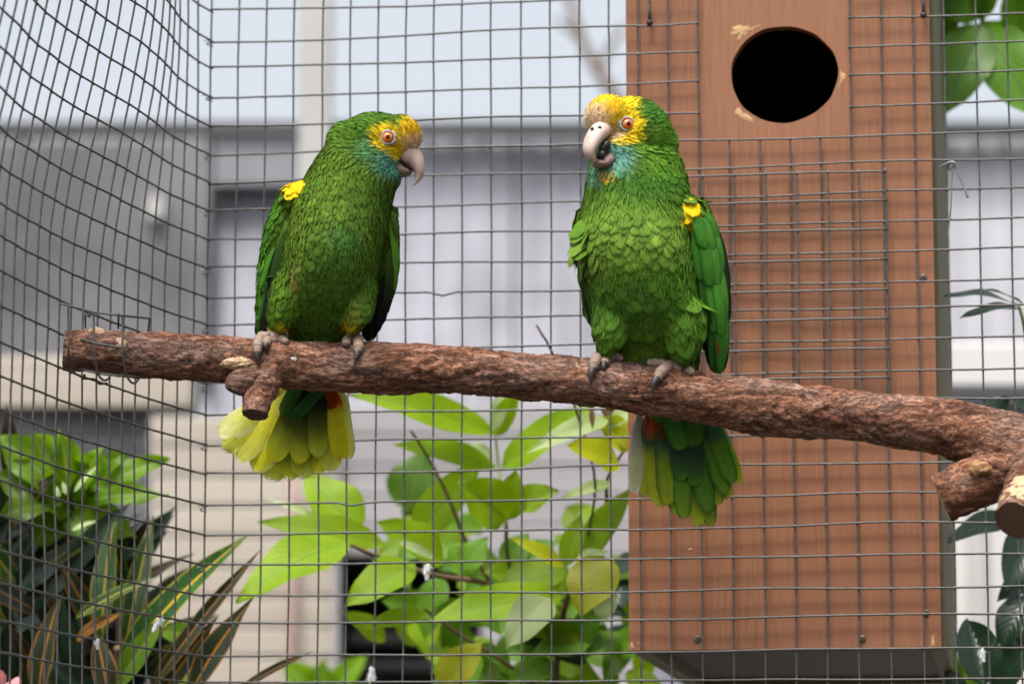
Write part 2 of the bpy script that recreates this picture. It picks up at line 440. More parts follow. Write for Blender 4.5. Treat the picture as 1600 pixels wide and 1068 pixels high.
# ================================================================ nest box
OFF = .0075
def bx(px, py, off=OFF): return onpanel(px, py, off)
z_bot = bx(1225, 1013).z; z_top = bx(1225, -260).z
aL = AB(bx(983, 1005))[0]; aR = AB(bx(1463, 600))[0]
def BP(a, n, z): return Q0 + U * a + Nn * n + Vector((0, 0, z - Q0.z))
nb = empty('nest_box', BP((aL + aR) / 2, OFF + .2, z_bot), label='reddish plywood parrot nest box with a round entrance hole', cat='nest box')
hc = AB(bx(1225, 116)); hrx = 86 * S(3.46); hrz = 79.5 * S(3.46)
TKN = .016
def front_panel():
    n = 180; ca, cz = hc; V = []; Fc = []
    def hole(t):
        w = 1 + .012 * math.sin(3 * t + 1) + .005 * math.sin(7 * t) + .003 * math.sin(13 * t + 2)
        return ca + hrx * math.cos(t) * w, cz + hrz * math.sin(t) * w
    def rect(t):
        c, s_ = math.cos(t), math.sin(t)
        kx = ((aR if c > 0 else aL) - ca) / c if abs(c) > 1e-6 else 1e9
        kz = ((z_top if s_ > 0 else z_bot) - cz) / s_ if abs(s_) > 1e-6 else 1e9
        k = min(kx, kz); return ca + c * k, cz + s_ * k
    ang = list(np.linspace(0, 2 * math.pi, n, endpoint=False))
    ang += [math.atan2(zz - cz, aa - ca) % (2 * math.pi) for aa in (aL, aR) for zz in (z_bot, z_top)]
    ang = sorted(ang); n = len(ang)
    for nn in (OFF, OFF + TKN):
        for t in ang: V.append(BP(*[hole(t)[0], nn, hole(t)[1]]))
        for t in ang: V.append(BP(rect(t)[0], nn, rect(t)[1]))
    for i in range(n):
        j = (i + 1) % n
        Fc += [(i, n + i, n + j, j)[::-1], (2 * n + i, 3 * n + i, 3 * n + j, 2 * n + j), (i, j, 2 * n + j, 2 * n + i), (n + i, 3 * n + i, 3 * n + j, n + j)]
    return V, Fc
v, f = front_panel(); mesh_obj('front_panel', v, f, M['plywood'], nb, False)
DB = .66
ac = (aL + aR) / 2
def nbox(name, a0, a1, n0, n1, z0, z1, mat, bev=.001):
    v, f = box_geo(BP((a0 + a1) / 2, (n0 + n1) / 2, (z0 + z1) / 2), U, Nn, EZ, (a1 - a0) / 2, (n1 - n0) / 2, (z1 - z0) / 2, bev)
    return mesh_obj(name, v, f, M[mat], nb, False)
n0 = OFF + TKN + .0005
nbox('side_panel', aL + .001, aL + .017, n0, n0 + DB, z_bot - .001, z_top, 'olive_side')
nbox('side_panel', aR - .012, aR + .004, n0, n0 + DB, z_bot - .001, z_top, 'olive_side')
nbox('back_panel', aL + .018, aR - .013, n0 + DB - .016, n0 + DB, z_bot + .002, z_top, 'olive_side')
nbox('floor_panel', aL + .018, aR - .013, n0 + .001, n0 + DB - .017, z_bot + .012, z_bot + .028, 'dark_underside')
nbox('lid', aL - .02, aR + .02, OFF - .004, n0 + DB + .02, z_top + .001, z_top + .018, 'plywood')
# chewed pale patches round the hole and at the edges
def chip(pts, name='chewed_patch', off=-.0003):
    V = []; Fc = []
    m = len(pts) * 4; ring = []
    for i in range(m):
        t = i / 4; k = int(t); fr = t - k
        p = np.array(pts[k]) * (1 - fr) + np.array(pts[(k + 1) % len(pts)]) * fr
        p = p + rng.normal(0, 1.1, 2); e_ = np.array([(p[0] - 1225) / 87.5, (p[1] - 116) / 81]); l_ = np.linalg.norm(e_)
        if l_ < 1: p = np.array([1225 + e_[0] / l_ * 87.5, 116 + e_[1] / l_ * 81])
        ring.append(p)
    c = np.mean(np.array(ring), axis=0)
    V.append(bx(c[0], c[1], OFF + off * .6))
    for p in ring: V.append(bx(*(c + (p - c) * .6), OFF + off + rng.normal(0, .0003)))
    for p in ring: V.append(bx(p[0], p[1], OFF + .0006))
    for i in range(m):
        j = (i + 1) % m; Fc += [(0, 1 + j, 1 + i), (1 + i, 1 + j, 1 + m + j, 1 + m + i)]
    return mesh_obj(name, V, Fc, M['chewed_wood'], nb, True)
chip([(1137, 42), (1150, 37), (1170, 38), (1196, 38), (1185, 52), (1165, 70), (1150, 64), (1137, 54)])
chip([(1145, 166), (1160, 164), (1172, 176), (1184, 186), (1176, 194), (1156, 187), (1145, 180)])
chip([(1306, 92), (1314, 108), (1327, 119), (1317, 127), (1306, 146), (1300, 120)])
chip([(984, 1000), (992, 1007), (1004, 1001), (1006, 1009), (990, 1012), (984, 1012)])
chip([(1452, 1000), (1460, 985), (1462, 1010), (1452, 1011)])
chip([(1071, 857), (1084, 854), (1083, 861), (1073, 861)])
for (x, y) in ((1443, 433), (1090, 998), (1348, 997), (1447, 957)):
    c = bx(x, y, OFF - .0006); rr = 6 * S(3.46)
    sc = mesh_obj('screw', *sphere_geo(c, (rr, .0012, rr), 14, 8), M['dark_screw'], nb)
    for d in (Vector((1, 0, .9)).normalized(), Vector((-.9, 0, 1)).normalized()):
        v, f = box_geo(c - Nn * .0011, d, Nn, d.cross(Nn), rr * .62, .0004, .0004); mesh_obj('slot', v, f, M['black_nail'], sc, False)
for (x, y) in ((1015, 36), (1443, 24)):
    top = bx(x, y - 34, OFF - .006); c = bx(x, y, OFF - .009)
    v, f = join_geo([tube([top, c], .0016, 8), sphere_geo(c, .0034, 10, 8)]); mesh_obj('nail', v, f, M['black_nail'], nb)
# twisted tie hanging beside the box
c = onpanel(1487, 259, -.004)
pts = [onpanel(1468, 262, -.004), onpanel(1476, 257, -.006), onpanel(1487, 253, -.007), onpanel(1491, 259, -.006), onpanel(1484, 265, -.004), onpanel(1482, 256, -.006), onpanel(1491, 254, -.007), onpanel(1496, 266, -.006), onpanel(1505, 288, -.008), onpanel(1512, 309, -.009)]
v1 = tube(spline([tuple(p) for p in pts], 50), .0012, 7)
v2 = tube(spline([tuple(onpanel(*q, -.005)) for q in ((1488, 258), (1487, 285), (1486, 320), (1483, 350), (1480, 372))], 30), .0009, 6)
v, f = join_geo([v1, v2]); o = mesh_obj('wire_twist', v, f, M['steel_tie']); tag(o, 'twisted wire end with two loose tails on the mesh beside the nest box', 'wire tie')
# ================================================================ perch branch
BR = [(100, 546, 32, 3.19), (200, 552, 36, 3.195), (300, 559, 38, 3.20), (400, 566, 39, 3.205), (500, 573, 41, 3.21), (600, 575, 42.5, 3.215), (700, 577, 39, 3.215), (800, 586, 39, 3.215), (900, 594, 39, 3.22), (1000, 608, 40, 3.22), (1100, 621, 41, 3.22), (1180, 634, 46, 3.22), (1250, 642, 44, 3.215), (1320, 647, 41, 3.21), (1400, 657, 43, 3.20), (1480, 669, 46, 3.19), (1530, 686, 53, 3.185), (1600, 714, 66, 3.18), (1680, 738, 74, 3.17), (1800, 768, 78, 3.16), (1960, 800, 80, 3.15)]
BRA = np.array(BR, float)
def br_at(px): return [np.interp(px, BRA[:, 0], BRA[:, k]) for k in (1, 2, 3)]
def bs(px, py, lift=0.0):        # point on the near side of the branch
    c, r, Y = br_at(px); d = max(-1.0, min(1.0, (py - c) / r))
    return P(px, py, Y - r * S(Y) * math.sqrt(max(0, 1 - d * d)) - lift)
def bark_mat():
    t = NT('pine_bark'); tc = t.n('ShaderNodeTexCoord').outputs['Object']
    at = t.n('ShaderNodeAttribute', attribute_name='Col')
    wv = t.n('ShaderNodeTexNoise', {'Scale': 40.0, 'Detail': 3.0}); t.t.links.new(tc, wv.inputs['Vector'])
    ws = t.n('ShaderNodeVectorMath', operation='SCALE'); t.t.links.new(wv.outputs['Color'], ws.inputs[0]); ws.inputs['Scale'].default_value = .012
    wa = t.n('ShaderNodeVectorMath', operation='ADD'); t.t.links.new(tc, wa.inputs[0]); t.t.links.new(ws.outputs[0], wa.inputs[1]); tw = wa.outputs[0]
    n1 = t.noise(1, 6, tw, (24, 90, 90), .62); n2 = t.noise(1, 6, tw, (75, 300, 300), .72); n3 = t.noise(1, 3, tc, (14, 26, 26)); n4 = t.noise(1, 5, tw, (20, 70, 70), .6)
    c = t.ramp(n1, [(.30, lin(74, 47, 36)), (.44, lin(122, 83, 65)), (.56, lin(154, 110, 88)), (.70, lin(184, 147, 124))])
    c = t.mix(t.math('MULTIPLY', t.ramp(n3, [(.46, 0), (.62, 1)]), .45), c, lin(158, 138, 128))
    c = t.mix(t.ramp(n4, [(.56, 0), (.66, .75)]), c, lin(158, 104, 76))
    c = t.mix(t.ramp(n4, [(.28, .7), (.38, 0)]), c, lin(84, 58, 48))
    crk = t.ramp(t.math('ABSOLUTE', t.math('SUBTRACT', n2, .47)), [(.012, 1), (.045, 0)])
    c = t.mix(t.math('MULTIPLY', crk, .6), c, lin(46, 29, 24))
    c = t.mix(t.ramp(n2, [(.63, 0), (.72, .7)]), c, lin(198, 160, 138))
    c = t.mix(1.0, c, at.outputs['Color'], 'MULTIPLY')
    t.p(Base_Color=c, Roughness=.88); t.b.inputs['Specular IOR Level'].default_value = .2
    hh = t.math('SUBTRACT', t.math('ADD', t.math('MULTIPLY', n2, 1.2), t.math('MULTIPLY', n4, 2.0)), t.math('MULTIPLY', crk, .5))
    t.bump(hh, .9, .0030); M['bark'] = t.m
bark_mat()
def bark_disp(p, th, s):
    """plates and fissures; returns (height in units of 1 mm, groove 0..1)"""
    q = Vector((p.x * 30, p.y * 55, p.z * 55))
    w = noise.noise_vector(q * .8) * .55
    r1 = noise.noise(Vector((p.x * 26, p.y * 75, p.z * 75)) + w * 2.2)
    groove = max(0.0, 1 - abs(r1) / .075) * (0.5 + noise.noise(q * .5) * 1.2)
    groove = max(0.0, min(1.0, groove))
    h = 1.4 * noise.fractal(q, .9, 2.0, 4) - 1.3 * groove + .7 * noise.noise(q * 4) + 2.0 * noise.noise(Vector((p.x * 11, p.y * 22, p.z * 22)))
    for fq, am in ((1.0, 1.0), (1.9, .7)):
        step = noise.noise(Vector((p.x * 48 * fq + 7, p.y * 95 * fq, p.z * 95 * fq)) + w * 3)
        h += am * float(sm(.02, .09, step))
    return h - 1.5, groove
def limb(name, spec, n, seg, parent, mat='bark', amp=.001, capend=None, seed=0):
    A = spline([(*P(x, y, Y), r * S(Y)) for (x, y, r, Y) in spec], n)
    pts, T, N = frames([Vector(a[:3]) for a in A])
    V = []; C = []; Fc = []
    for i in range(n):
        B = T[i].cross(N[i])
        for k in range(seg):
            a = 2 * math.pi * k / seg; d = N[i] * math.cos(a) + B * math.sin(a)
            p0 = pts[i] + d * A[i][3]
            h, gr = bark_disp(p0 + Vector((seed, 0, 0)), a, i)
            V.append(pts[i] + d * (A[i][3] + h * amp * min(1.0, A[i][3] / .018)))
            g = 1 - .5 * gr; C.append((g, g * .97, g * .95))
    for i in range(n - 1):
        for k in range(seg):
            k2 = (k + 1) % seg; Fc.append((i * seg + k, i * seg + k2, (i + 1) * seg + k2, (i + 1) * seg + k))
    o = mesh_obj(name, V, Fc, M[mat], parent, True, colr=np.array(C))
    ends = [([Vector(V[k]) for k in range(seg)], -T[0]), ([Vector(V[(n - 1) * seg + k]) for k in range(seg)], T[-1])]
    return o, ends
def cut_face(ringn, mat, parent, bulge=.0006, name='cut_face'):
    ring, nn = ringn; c = sum(ring, Vector()) / len(ring); m = len(ring); V = []; Fc = []
    for r in (1.0, .8, .55, .3):
        for p in ring: V.append(c + (p - c) * r + nn * (bulge * (1 - r) + random.uniform(-.0003, .0003)))
    V.append(c + nn * bulge); b = len(V) - 1
    for q in range(3):
        for k in range(m): Fc.append((q * m + k, q * m + (k + 1) % m, (q + 1) * m + (k + 1) % m, (q + 1) * m + k))
    for k in range(m): Fc.append((3 * m + k, 3 * m + (k + 1) % m, b))
    return mesh_obj(name, V, Fc, M[mat], parent, True)
perch = empty('perch_branch', P(800, 586, 3.215), label='thick rough-barked brown branch both parrots are perched on', cat='branch')
lm, e = limb('main_limb', BR, 760, 84, perch)
cut_face(e[0], 'fresh_cut', lm)
cut_face(e[1], 'dark_cut', lm)
# stub under the left parrot
st, e = limb('side_stub', [(425, 575, 30, 3.20), (412, 600, 29, 3.19), (404, 622, 25, 3.183), (399, 648, 22, 3.178)], 60, 40, perch)
cut_face(e[1], 'dark_cut', st)
kn, e = limb('knot', [(398, 585, 26, 3.195), (385, 592, 24, 3.186), (372, 600, 21, 3.181), (366, 612, 16, 3.18)], 30, 32, perch, seed=3); cut_face(e[1], 'dark_cut', kn)
def knot(px, py, rx, ry, Y, ryd, mat, amp, seed, fib=(60, 260, 260), tilt=0.):
    c = P(px, py, Y); X = Vector((math.cos(tilt), 0, math.sin(tilt))); Z = Vector((-math.sin(tilt), 0, math.cos(tilt)))
    V, Fc = sphere_geo(c, (rx * S(Y), ryd, ry * S(Y)), 56, 30, (X, Vector((0, 1, 0)), Z)); W_ = []
    for q in V:
        d = (q - c); n = d.normalized(); k = noise.fractal(Vector((d.x * fib[0] + seed, d.y * fib[1], d.z * fib[2])), .7, 2, 4) + .8 * noise.noise(Vector((d.x * 130, d.y * 130, d.z * 130 + seed)))
        W_.append(q + n * (k * amp))
    return mesh_obj('knot', W_, Fc, M[mat], perch)
knot(370, 568, 25, 8.5, 3.181, .0075, 'fresh_cut', .0024, 2.0, (70, 420, 420), .06)
# two sawn stubs at the right fork
st, e = limb('side_stub', [(1580, 728, 44, 3.17), (1545, 744, 43, 3.165), (1505, 763, 42, 3.165), (1470, 779, 40, 3.168)], 110, 60, perch, seed=7); cut_face(e[1], 'fresh_cut', st)
st, e = limb('side_stub', [(1622, 730, 42, 3.15), (1606, 765, 37, 3.115), (1594, 792, 35, 3.09), (1586, 812, 33, 3.07)], 80, 56, perch, seed=9); cut_face(e[1], 'dark_cut', st)
rg, e = limb('peeled_band', [(1607, 772, 35, 3.106), (1598, 786, 35.2, 3.094), (1593, 795, 35, 3.085), (1589, 805, 34, 3.077)], 24, 48, st, mat='fresh_cut', amp=.0007, seed=2)
knot(1532, 731, 17, 11, 3.136, .006, 'knot_wood', .0018, 9.0, (200, 260, 260))
for (x, y, r, mt) in ((187, 537, 11, 'fresh_cut'), (150, 522, 14, 'fresh_cut')):
    pp_ = [bs(x, y, -.004), bs(x, y, .0012)]
    V, Fc = sphere_geo(bs(x, y, -.0004), (r * S(3.19), .0016, r * .8 * S(3.19)), 16, 10)
    V = [q + Vector((random.uniform(-1, 1), random.uniform(-.3, .3), random.uniform(-1, 1))) * .0012 for q in V]
    mesh_obj('peeled_patch', V, Fc, M[mt], perch)
simple('bird_lime', (.5, .5, .48), .7, 0, .2, 200)
V, Fc = sphere_geo(bs(459, 558, -.0008), (.0036, .0009, .0040), 14, 8)
V = [q + Vector((random.uniform(-1, 1), random.uniform(-.3, .3), random.uniform(-1, 1))) * .0009 for q in V]
o = mesh_obj('dropping', V, Fc, M['bird_lime']); tag(o, 'small white dropping on the branch between the feet of the left-hand parrot', 'dropping')
o['label'] = 'small white dropping on the bark under the parrot with the spread yellow tail'
# wire cradle holding the branch end on the side panel
cr = empty('wire_cradle', P(150, 580, 3.17), label='bent cradle of mesh wire holding the sawn branch end to the side panel', cat='wire bracket')
def zz(x, y): return x / 3.236, 330 + y / 3.236
def wirepx(pts, r=.0011, n=24):
    q = [tuple(P(x, y, Y)) for (x, y, Y) in pts]
    add_wire(cr, [Vector(p) for p in spline(q, n)], r, 'galvanised_wire')
f_ = 3.19 - .0245
wirepx([(*zz(300, 466), 3.205), (*zz(345, 476), f_), (*zz(470, 508), f_), (*zz(620, 527), f_), (*zz(757, 541), 3.22)])
wirepx([(*zz(335, 625), 3.19), (*zz(475, 664), f_ - .001), (*zz(625, 690), f_ - .002)])
wirepx([(*zz(350, 782), 3.19), (*zz(490, 817), 3.175), (*zz(600, 830), 3.175), (*zz(712, 836), 3.19)])
wirepx([(*zz(345, 470), f_), (*zz(345, 625), f_), (*zz(346, 700), f_), (*zz(352, 785), 3.18)])
wirepx([(*zz(473, 500), f_), (*zz(475, 600), f_), (*zz(477, 690), f_ - .001), (*zz(490, 800), f_ + .004), (*zz(505, 838), 3.175), (*zz(530, 855), 3.18), (*zz(556, 840), 3.19)])
wirepx([(*zz(618, 523), f_), (*zz(620, 620), f_), (*zz(620, 700), f_ - .002), (*zz(635, 810), f_ + .004), (*zz(655, 855), 3.175), (*zz(682, 868), 3.18), (*zz(708, 836), 3.19)])
wirepx([(*zz(757, 536), 3.22), (*zz(749, 612), 3.225)], n=6)
wirepx([(*zz(600, 515), 3.2), (*zz(598, 590), 3.22)], n=6)
wirepx([(*zz(360, 480), 3.2), (*zz(410, 500), 3.19), (*zz(435, 525), 3.18), (*zz(455, 520), 3.17), (*zz(450, 535), 3.185), (*zz(432, 520), 3.2), (*zz(432, 590), 3.21)], .0009)
wirepx([(*zz(352, 785), 3.18), (*zz(385, 822), 3.19), (*zz(420, 840), 3.19), (*zz(430, 825), 3.185), (*zz(415, 845), 3.19), (*zz(480, 848), 3.2), (*zz(500, 872), 3.2), (*zz(545, 868), 3.2)], .0010)
# ================================================================ parrots
def feather_mat(name, trans, barb=90, shaft=True, fray=(40, .66, .60)):
    t = NT(name); at = t.n('ShaderNodeAttribute', attribute_name='Col').outputs['Color']
    uv = t.n('ShaderNodeUVMap').outputs[0]; sx = t.n('ShaderNodeSeparateXYZ'); t.t.links.new(uv, sx.inputs[0])
    u, v = sx.outputs[0], sx.outputs[1]
    a = t.math('ABSOLUTE', t.math('SUBTRACT', u, .5))
    ph = t.math('ADD', t.math('MULTIPLY', v, barb), t.math('MULTIPLY', a, -barb * .55))
    st = t.math('SINE', ph)
    nz = t.noise(900, 2); nz2 = t.noise(140, 4)
    c = t.mix(t.math('MULTIPLY', t.ramp(nz2, [(.35, 1), (.6, 0)]), .30), at, t.mix(1.0, at, (.45, .5, .5), 'MULTIPLY'))
    c = t.mix(t.math('MULTIPLY', t.ramp(nz, [(.5, 0), (.7, 1)]), .16), c, t.mix(1.0, c, (1.9, 1.7, 1.2), 'MULTIPLY'))
    c = t.mix(t.math('MULTIPLY', t.math('ADD', st, 1), .14), c, t.mix(1.0, c, (.4, .4, .4), 'MULTIPLY'))
    if shaft: c = t.mix(t.math('MULTIPLY', t.ramp(a, [(.012, 1), (.03, 0)]), .22), c, t.mix(1.0, c, (.35, .33, .3), 'MULTIPLY'))
    t.p(Base_Color=c, Roughness=.74); t.b.inputs['Specular IOR Level'].default_value = .10
    t.bump(t.math('ADD', st, t.math('MULTIPLY', nz, 3)), .25, .0003)
    tr = t.n('ShaderNodeBsdfTranslucent', {'Color': c}); mx = t.n('ShaderNodeMixShader', {0: trans})
    t.t.links.new(t.b.outputs[0], mx.inputs[1]); t.t.links.new(tr.outputs[0], mx.inputs[2])
    geo = t.n('ShaderNodeTexCoord').outputs['Object']; cb = t.n('ShaderNodeCombineXYZ'); t.t.links.new(t.math('MULTIPLY', u, fray[0]), cb.inputs[0]); t.t.links.new(t.math('MULTIPLY', v, 1.2), cb.inputs[1])
    ad = t.n('ShaderNodeVectorMath', operation='ADD'); sc_ = t.n('ShaderNodeVectorMath', operation='SCALE'); t.t.links.new(geo, sc_.inputs[0]); sc_.inputs['Scale'].default_value = 60.0
    t.t.links.new(cb.outputs[0], ad.inputs[0]); t.t.links.new(sc_.outputs[0], ad.inputs[1])
    fn = t.noise(1.0, 2, ad.outputs[0]); lim = t.math('ADD', fray[1], t.math('MULTIPLY', fn, fray[2]))
    al = t.math('LESS_THAN', v, lim)
    tp = t.n('ShaderNodeBsdfTransparent'); m2 = t.n('ShaderNodeMixShader', {0: al}); t.t.links.new(tp.outputs[0], m2.inputs[1]); t.t.links.new(mx.outputs[0], m2.inputs[2]); t.t.links.new(m2.outputs[0], t.out.inputs[0])
    M[name] = t.m
feather_mat('body_feather', .10, 60, False)
feather_mat('flight_feather', .16, 120, True, (60, .90, .17))
feather_mat('tail_feather', .40, 120, True, (70, .88, .20))
def skin_mat(name, c, rough, scale, bump, spec=.4):
    t = NT(name); n = t.noise(scale, 4); vo = t.n('ShaderNodeTexVoronoi', {'Scale': scale}); t.t.links.new(t.n('ShaderNodeTexCoord').outputs['Object'], vo.inputs['Vector'])
    t.p(Base_Color=t.ramp(n, [(.3, tuple(x * .62 for x in c)), (.7, tuple(min(1, x * 1.25) for x in c))]), Roughness=rough)
    t.b.inputs['Specular IOR Level'].default_value = spec
    t.bump(vo.outputs[0], bump, .0006); M[name] = t.m
skin_mat('foot_skin', lin(138, 118, 104), .75, 900, .9)
skin_mat('eye_skin', lin(146, 142, 134), .7, 1200, .3)
skin_mat('cere_skin', lin(176, 146, 126), .75, 700, .5)
def horn(name, c1, c2):
    t = NT(name); n = t.noise(60, 4); n2 = t.noise(420, 3)
    c = t.ramp(n, [(.3, c1), (.7, c2)]); c = t.mix(t.ramp(n2, [(.62, 0), (.75, .4)]), c, tuple(x * .5 for x in c1))
    t.p(Base_Color=c, Roughness=.5); t.b.inputs['Subsurface Weight'].default_value = .0; t.bump(t.noise(1, 4, None, (500, 500, 120)), .35, .0005); M[name] = t.m
horn('beak_horn', lin(158, 134, 126), lin(198, 174, 162)); horn('lower_horn', lin(92, 74, 70), lin(136, 110, 102)); horn('claw_horn', lin(26, 23, 23), lin(60, 54, 52))
simple('mouth_black', (.012, .011, .011), .35, 0, .2, 200)
def eye_mats():
    t = NT('iris_orange'); n = t.noise(1200, 3); t.p(Base_Color=t.ramp(n, [(.3, lin(196, 78, 16)), (.7, lin(232, 118, 34))]), Roughness=.12); t.b.inputs['Coat Weight'].default_value = .6; M['iris'] = t.m
    t = NT('pupil_black'); t.p(Base_Color=(.004, .004, .004), Roughness=.06); t.b.inputs['Coat Weight'].default_value = .8; t.b.inputs['Coat Weight'].default_value = 0; t.b.inputs['Roughness'].default_value = .2; M['pupil'] = t.m
    t = NT('eyeball_dark'); n = t.noise(300, 2); t.p(Base_Color=t.ramp(n, [(.4, (.03, .02, .015)), (.6, (.06, .035, .02))]), Roughness=.15); M['eyeball'] = t.m
    simple('ring_metal', (.62, .62, .60), .3, .9, .15, 200)
eye_mats()
simple('under_down', (.03, .07, .012), .95, 0, .4, 200, 0, None, .1)

def under():
    t = NT('under_plumage'); at = t.n('ShaderNodeAttribute', attribute_name='Col').outputs['Color']; t.p(Base_Color=t.mix(t.math('MULTIPLY', t.noise(300, 3), .5), at, t.mix(1.0, at, (.5, .5, .5), 'MULTIPLY')), Roughness=.95); t.b.inputs['Specular IOR Level'].default_value = .1; M['under_plumage'] = t.m
under()
def feather_shape(t, tip=.28, base=.35):
    w = base + (1 - base) * sm(0, .3, t)
    e = np.clip((t - (1 - tip)) / tip, 0, 1)
    return w * np.sqrt(np.clip(1 - e ** 2.4, 0.0004, 1))
def feather_geo(root, tip, width, nrm, bend=0., camber=.2, nl=14, nw=7, cols=None, edge=None, seed=0, tipw=.28, side=0., wav=.03, base=.4):
    root, tip, nrm = Vector(root), Vector(tip), Vector(nrm)
    ax = tip - root; L = ax.length; d = ax / L; nrm = (nrm - d * nrm.dot(d)).normalized(); sd = d.cross(nrm)
    r_ = np.random.default_rng(seed + 17); ph = r_.uniform(0, 6.3, 4)
    V = []; UV = []; C = []
    for i in range(nl):
        t = i / (nl - 1); t2 = 1 - (1 - t) ** 1.35; w = float(feather_shape(t2, tipw, base)) * width / 2
        for k in range(nw):
            s = -1 + 2 * k / (nw - 1)
            p = root + d * (L * t2) + sd * (w * s + side * L * 4 * t2 * (1 - t2)) + nrm * (bend * L * 4 * t2 * (1 - t2) - camber * w * s * s * .8 + wav * width * math.sin(5 * t2 + ph[0] + s * 2.2) * .5)
            p += d * (-.05 * width * abs(s) * math.sin(9 * s + ph[1]))
            V.append(p); UV.append((s * .5 + .5, t2))
            c = np.array([np.interp(t2, [q[0] for q in cols], [q[1][j] for q in cols]) for j in range(3)])
            if edge is not None:
                m = float(sm(.55, 1.0, abs(s))) * .8; c = c * (1 - m) + np.array(edge) * m
            C.append(c)
    Fc = [(i * nw + k, i * nw + k + 1, (i + 1) * nw + k + 1, (i + 1) * nw + k) for i in range(nl - 1) for k in range(nw - 1)]
    return V, Fc, UV, np.array(C)
def feather(name, parent, mat, *a, **k):
    V, Fc, UV, C = feather_geo(*a, **k); return mesh_obj(name, V, Fc, M[mat], parent, True, uv=UV, colr=C)

def loft(rows, YB, seg=36):
    A = spline(rows, 40); V = []; Fc = []
    for (py, cx, hw, dY, hd) in A:
        for k in range(seg):
            a = 2 * math.pi * k / seg; c, s_ = math.cos(a), math.sin(a)
            ex = 2.3; q = (abs(c) ** ex + abs(s_) ** ex) ** (-1 / ex)
            V.append(P(cx, py, YB + dY) + Vector((hw * S(YB) * c * q, hd * s_ * q, 0)))
    n = len(A)
    for i in range(n - 1):
        for k in range(seg):
            k2 = (k + 1) % seg; Fc.append((i * seg + k, (i + 1) * seg + k, (i + 1) * seg + k2, i * seg + k2))
    Fc.append(tuple(range(seg))); Fc.append(tuple((n - 1) * seg + k for k in range(seg - 1, -1, -1)))
    return V, Fc
def ell(px, py, rx, ry, dY, rd, YB): return sphere_geo(P(px, py, YB + dY), (rx * S(YB), rd, ry * S(YB)), 28, 18)
def capsule(pts, YB):            # (px,py,r_px,dY)
    A = spline(pts, 24); n = len(A); rr = [max(.0008, a[2] * S(YB)) for a in A]
    return tube([P(a[0], a[1], YB + a[3]) for a in A], rr, 20)
def remesh(geos, vox=.0030, it=6):
    V, Fc = join_geo(geos); me = bpy.data.meshes.new('tmp'); me.from_pydata([tuple(v) for v in V], [], Fc); me.update()
    o = bpy.data.objects.new('tmp', me); col.objects.link(o)
    m = o.modifiers.new('r', 'REMESH'); m.mode = 'VOXEL'; m.voxel_size = vox
    s_ = o.modifiers.new('s', 'SMOOTH'); s_.factor = .5; s_.iterations = it
    dg = bpy.context.evaluated_depsgraph_get(); dg.update(); ev = o.evaluated_get(dg); m2 = bpy.data.meshes.new_from_object(ev)
    VV = np.empty(len(m2.vertices) * 3); m2.vertices.foreach_get('co', VV); VV = VV.reshape(-1, 3)
    FF = [tuple(p.vertices) for p in m2.polygons]
    bpy.data.objects.remove(o); bpy.data.meshes.remove(me); bpy.data.meshes.remove(m2)
    return VV, FF
def sample(V, Fc, radius, n0, seed=1):
    """scattered points, about evenly spaced; radius is a function of the points"""
    r_ = np.random.default_rng(seed); tri = []
    for f in Fc:
        for k in range(1, len(f) - 1): tri.append((f[0], f[k], f[k + 1]))
    tri = np.array(tri); a, b, c = V[tri[:, 0]], V[tri[:, 1]], V[tri[:, 2]]
    cr_ = np.cross(b - a, c - a); ar = np.linalg.norm(cr_, axis=1); nn = cr_ / (ar[:, None] + 1e-12)
    idx = r_.choice(len(tri), n0, p=ar / ar.sum()); u = r_.random((n0, 2)); fl_ = u.sum(1) > 1; u[fl_] = 1 - u[fl_]
    pts = a[idx] + (b[idx] - a[idx]) * u[:, :1] + (c[idx] - a[idx]) * u[:, 1:]; nrm = nn[idx]
    rad = radius(pts, nrm); keep = []; grid = {}; cs = .006
    for i in range(n0):
        if rad[i] <= 0: continue
        g_ = tuple((pts[i] // cs).astype(int)); ok = True; R_ = int(rad[i] // cs) + 1
        for x in range(g_[0] - R_, g_[0] + R_ + 1):
            for y in range(g_[1] - R_, g_[1] + R_ + 1):
                for z in range(g_[2] - R_, g_[2] + R_ + 1):
                    for j in grid.get((x, y, z), ()):
                        d = pts[i] - pts[j]
                        if d[0] * d[0] + d[1] * d[1] + d[2] * d[2] < rad[i] * rad[i]: ok = False; break
                    if not ok: break
                if not ok: break
            if not ok: break
        if ok: grid.setdefault(g_, []).append(i); keep.append(i)
    return pts[keep], nrm[keep]
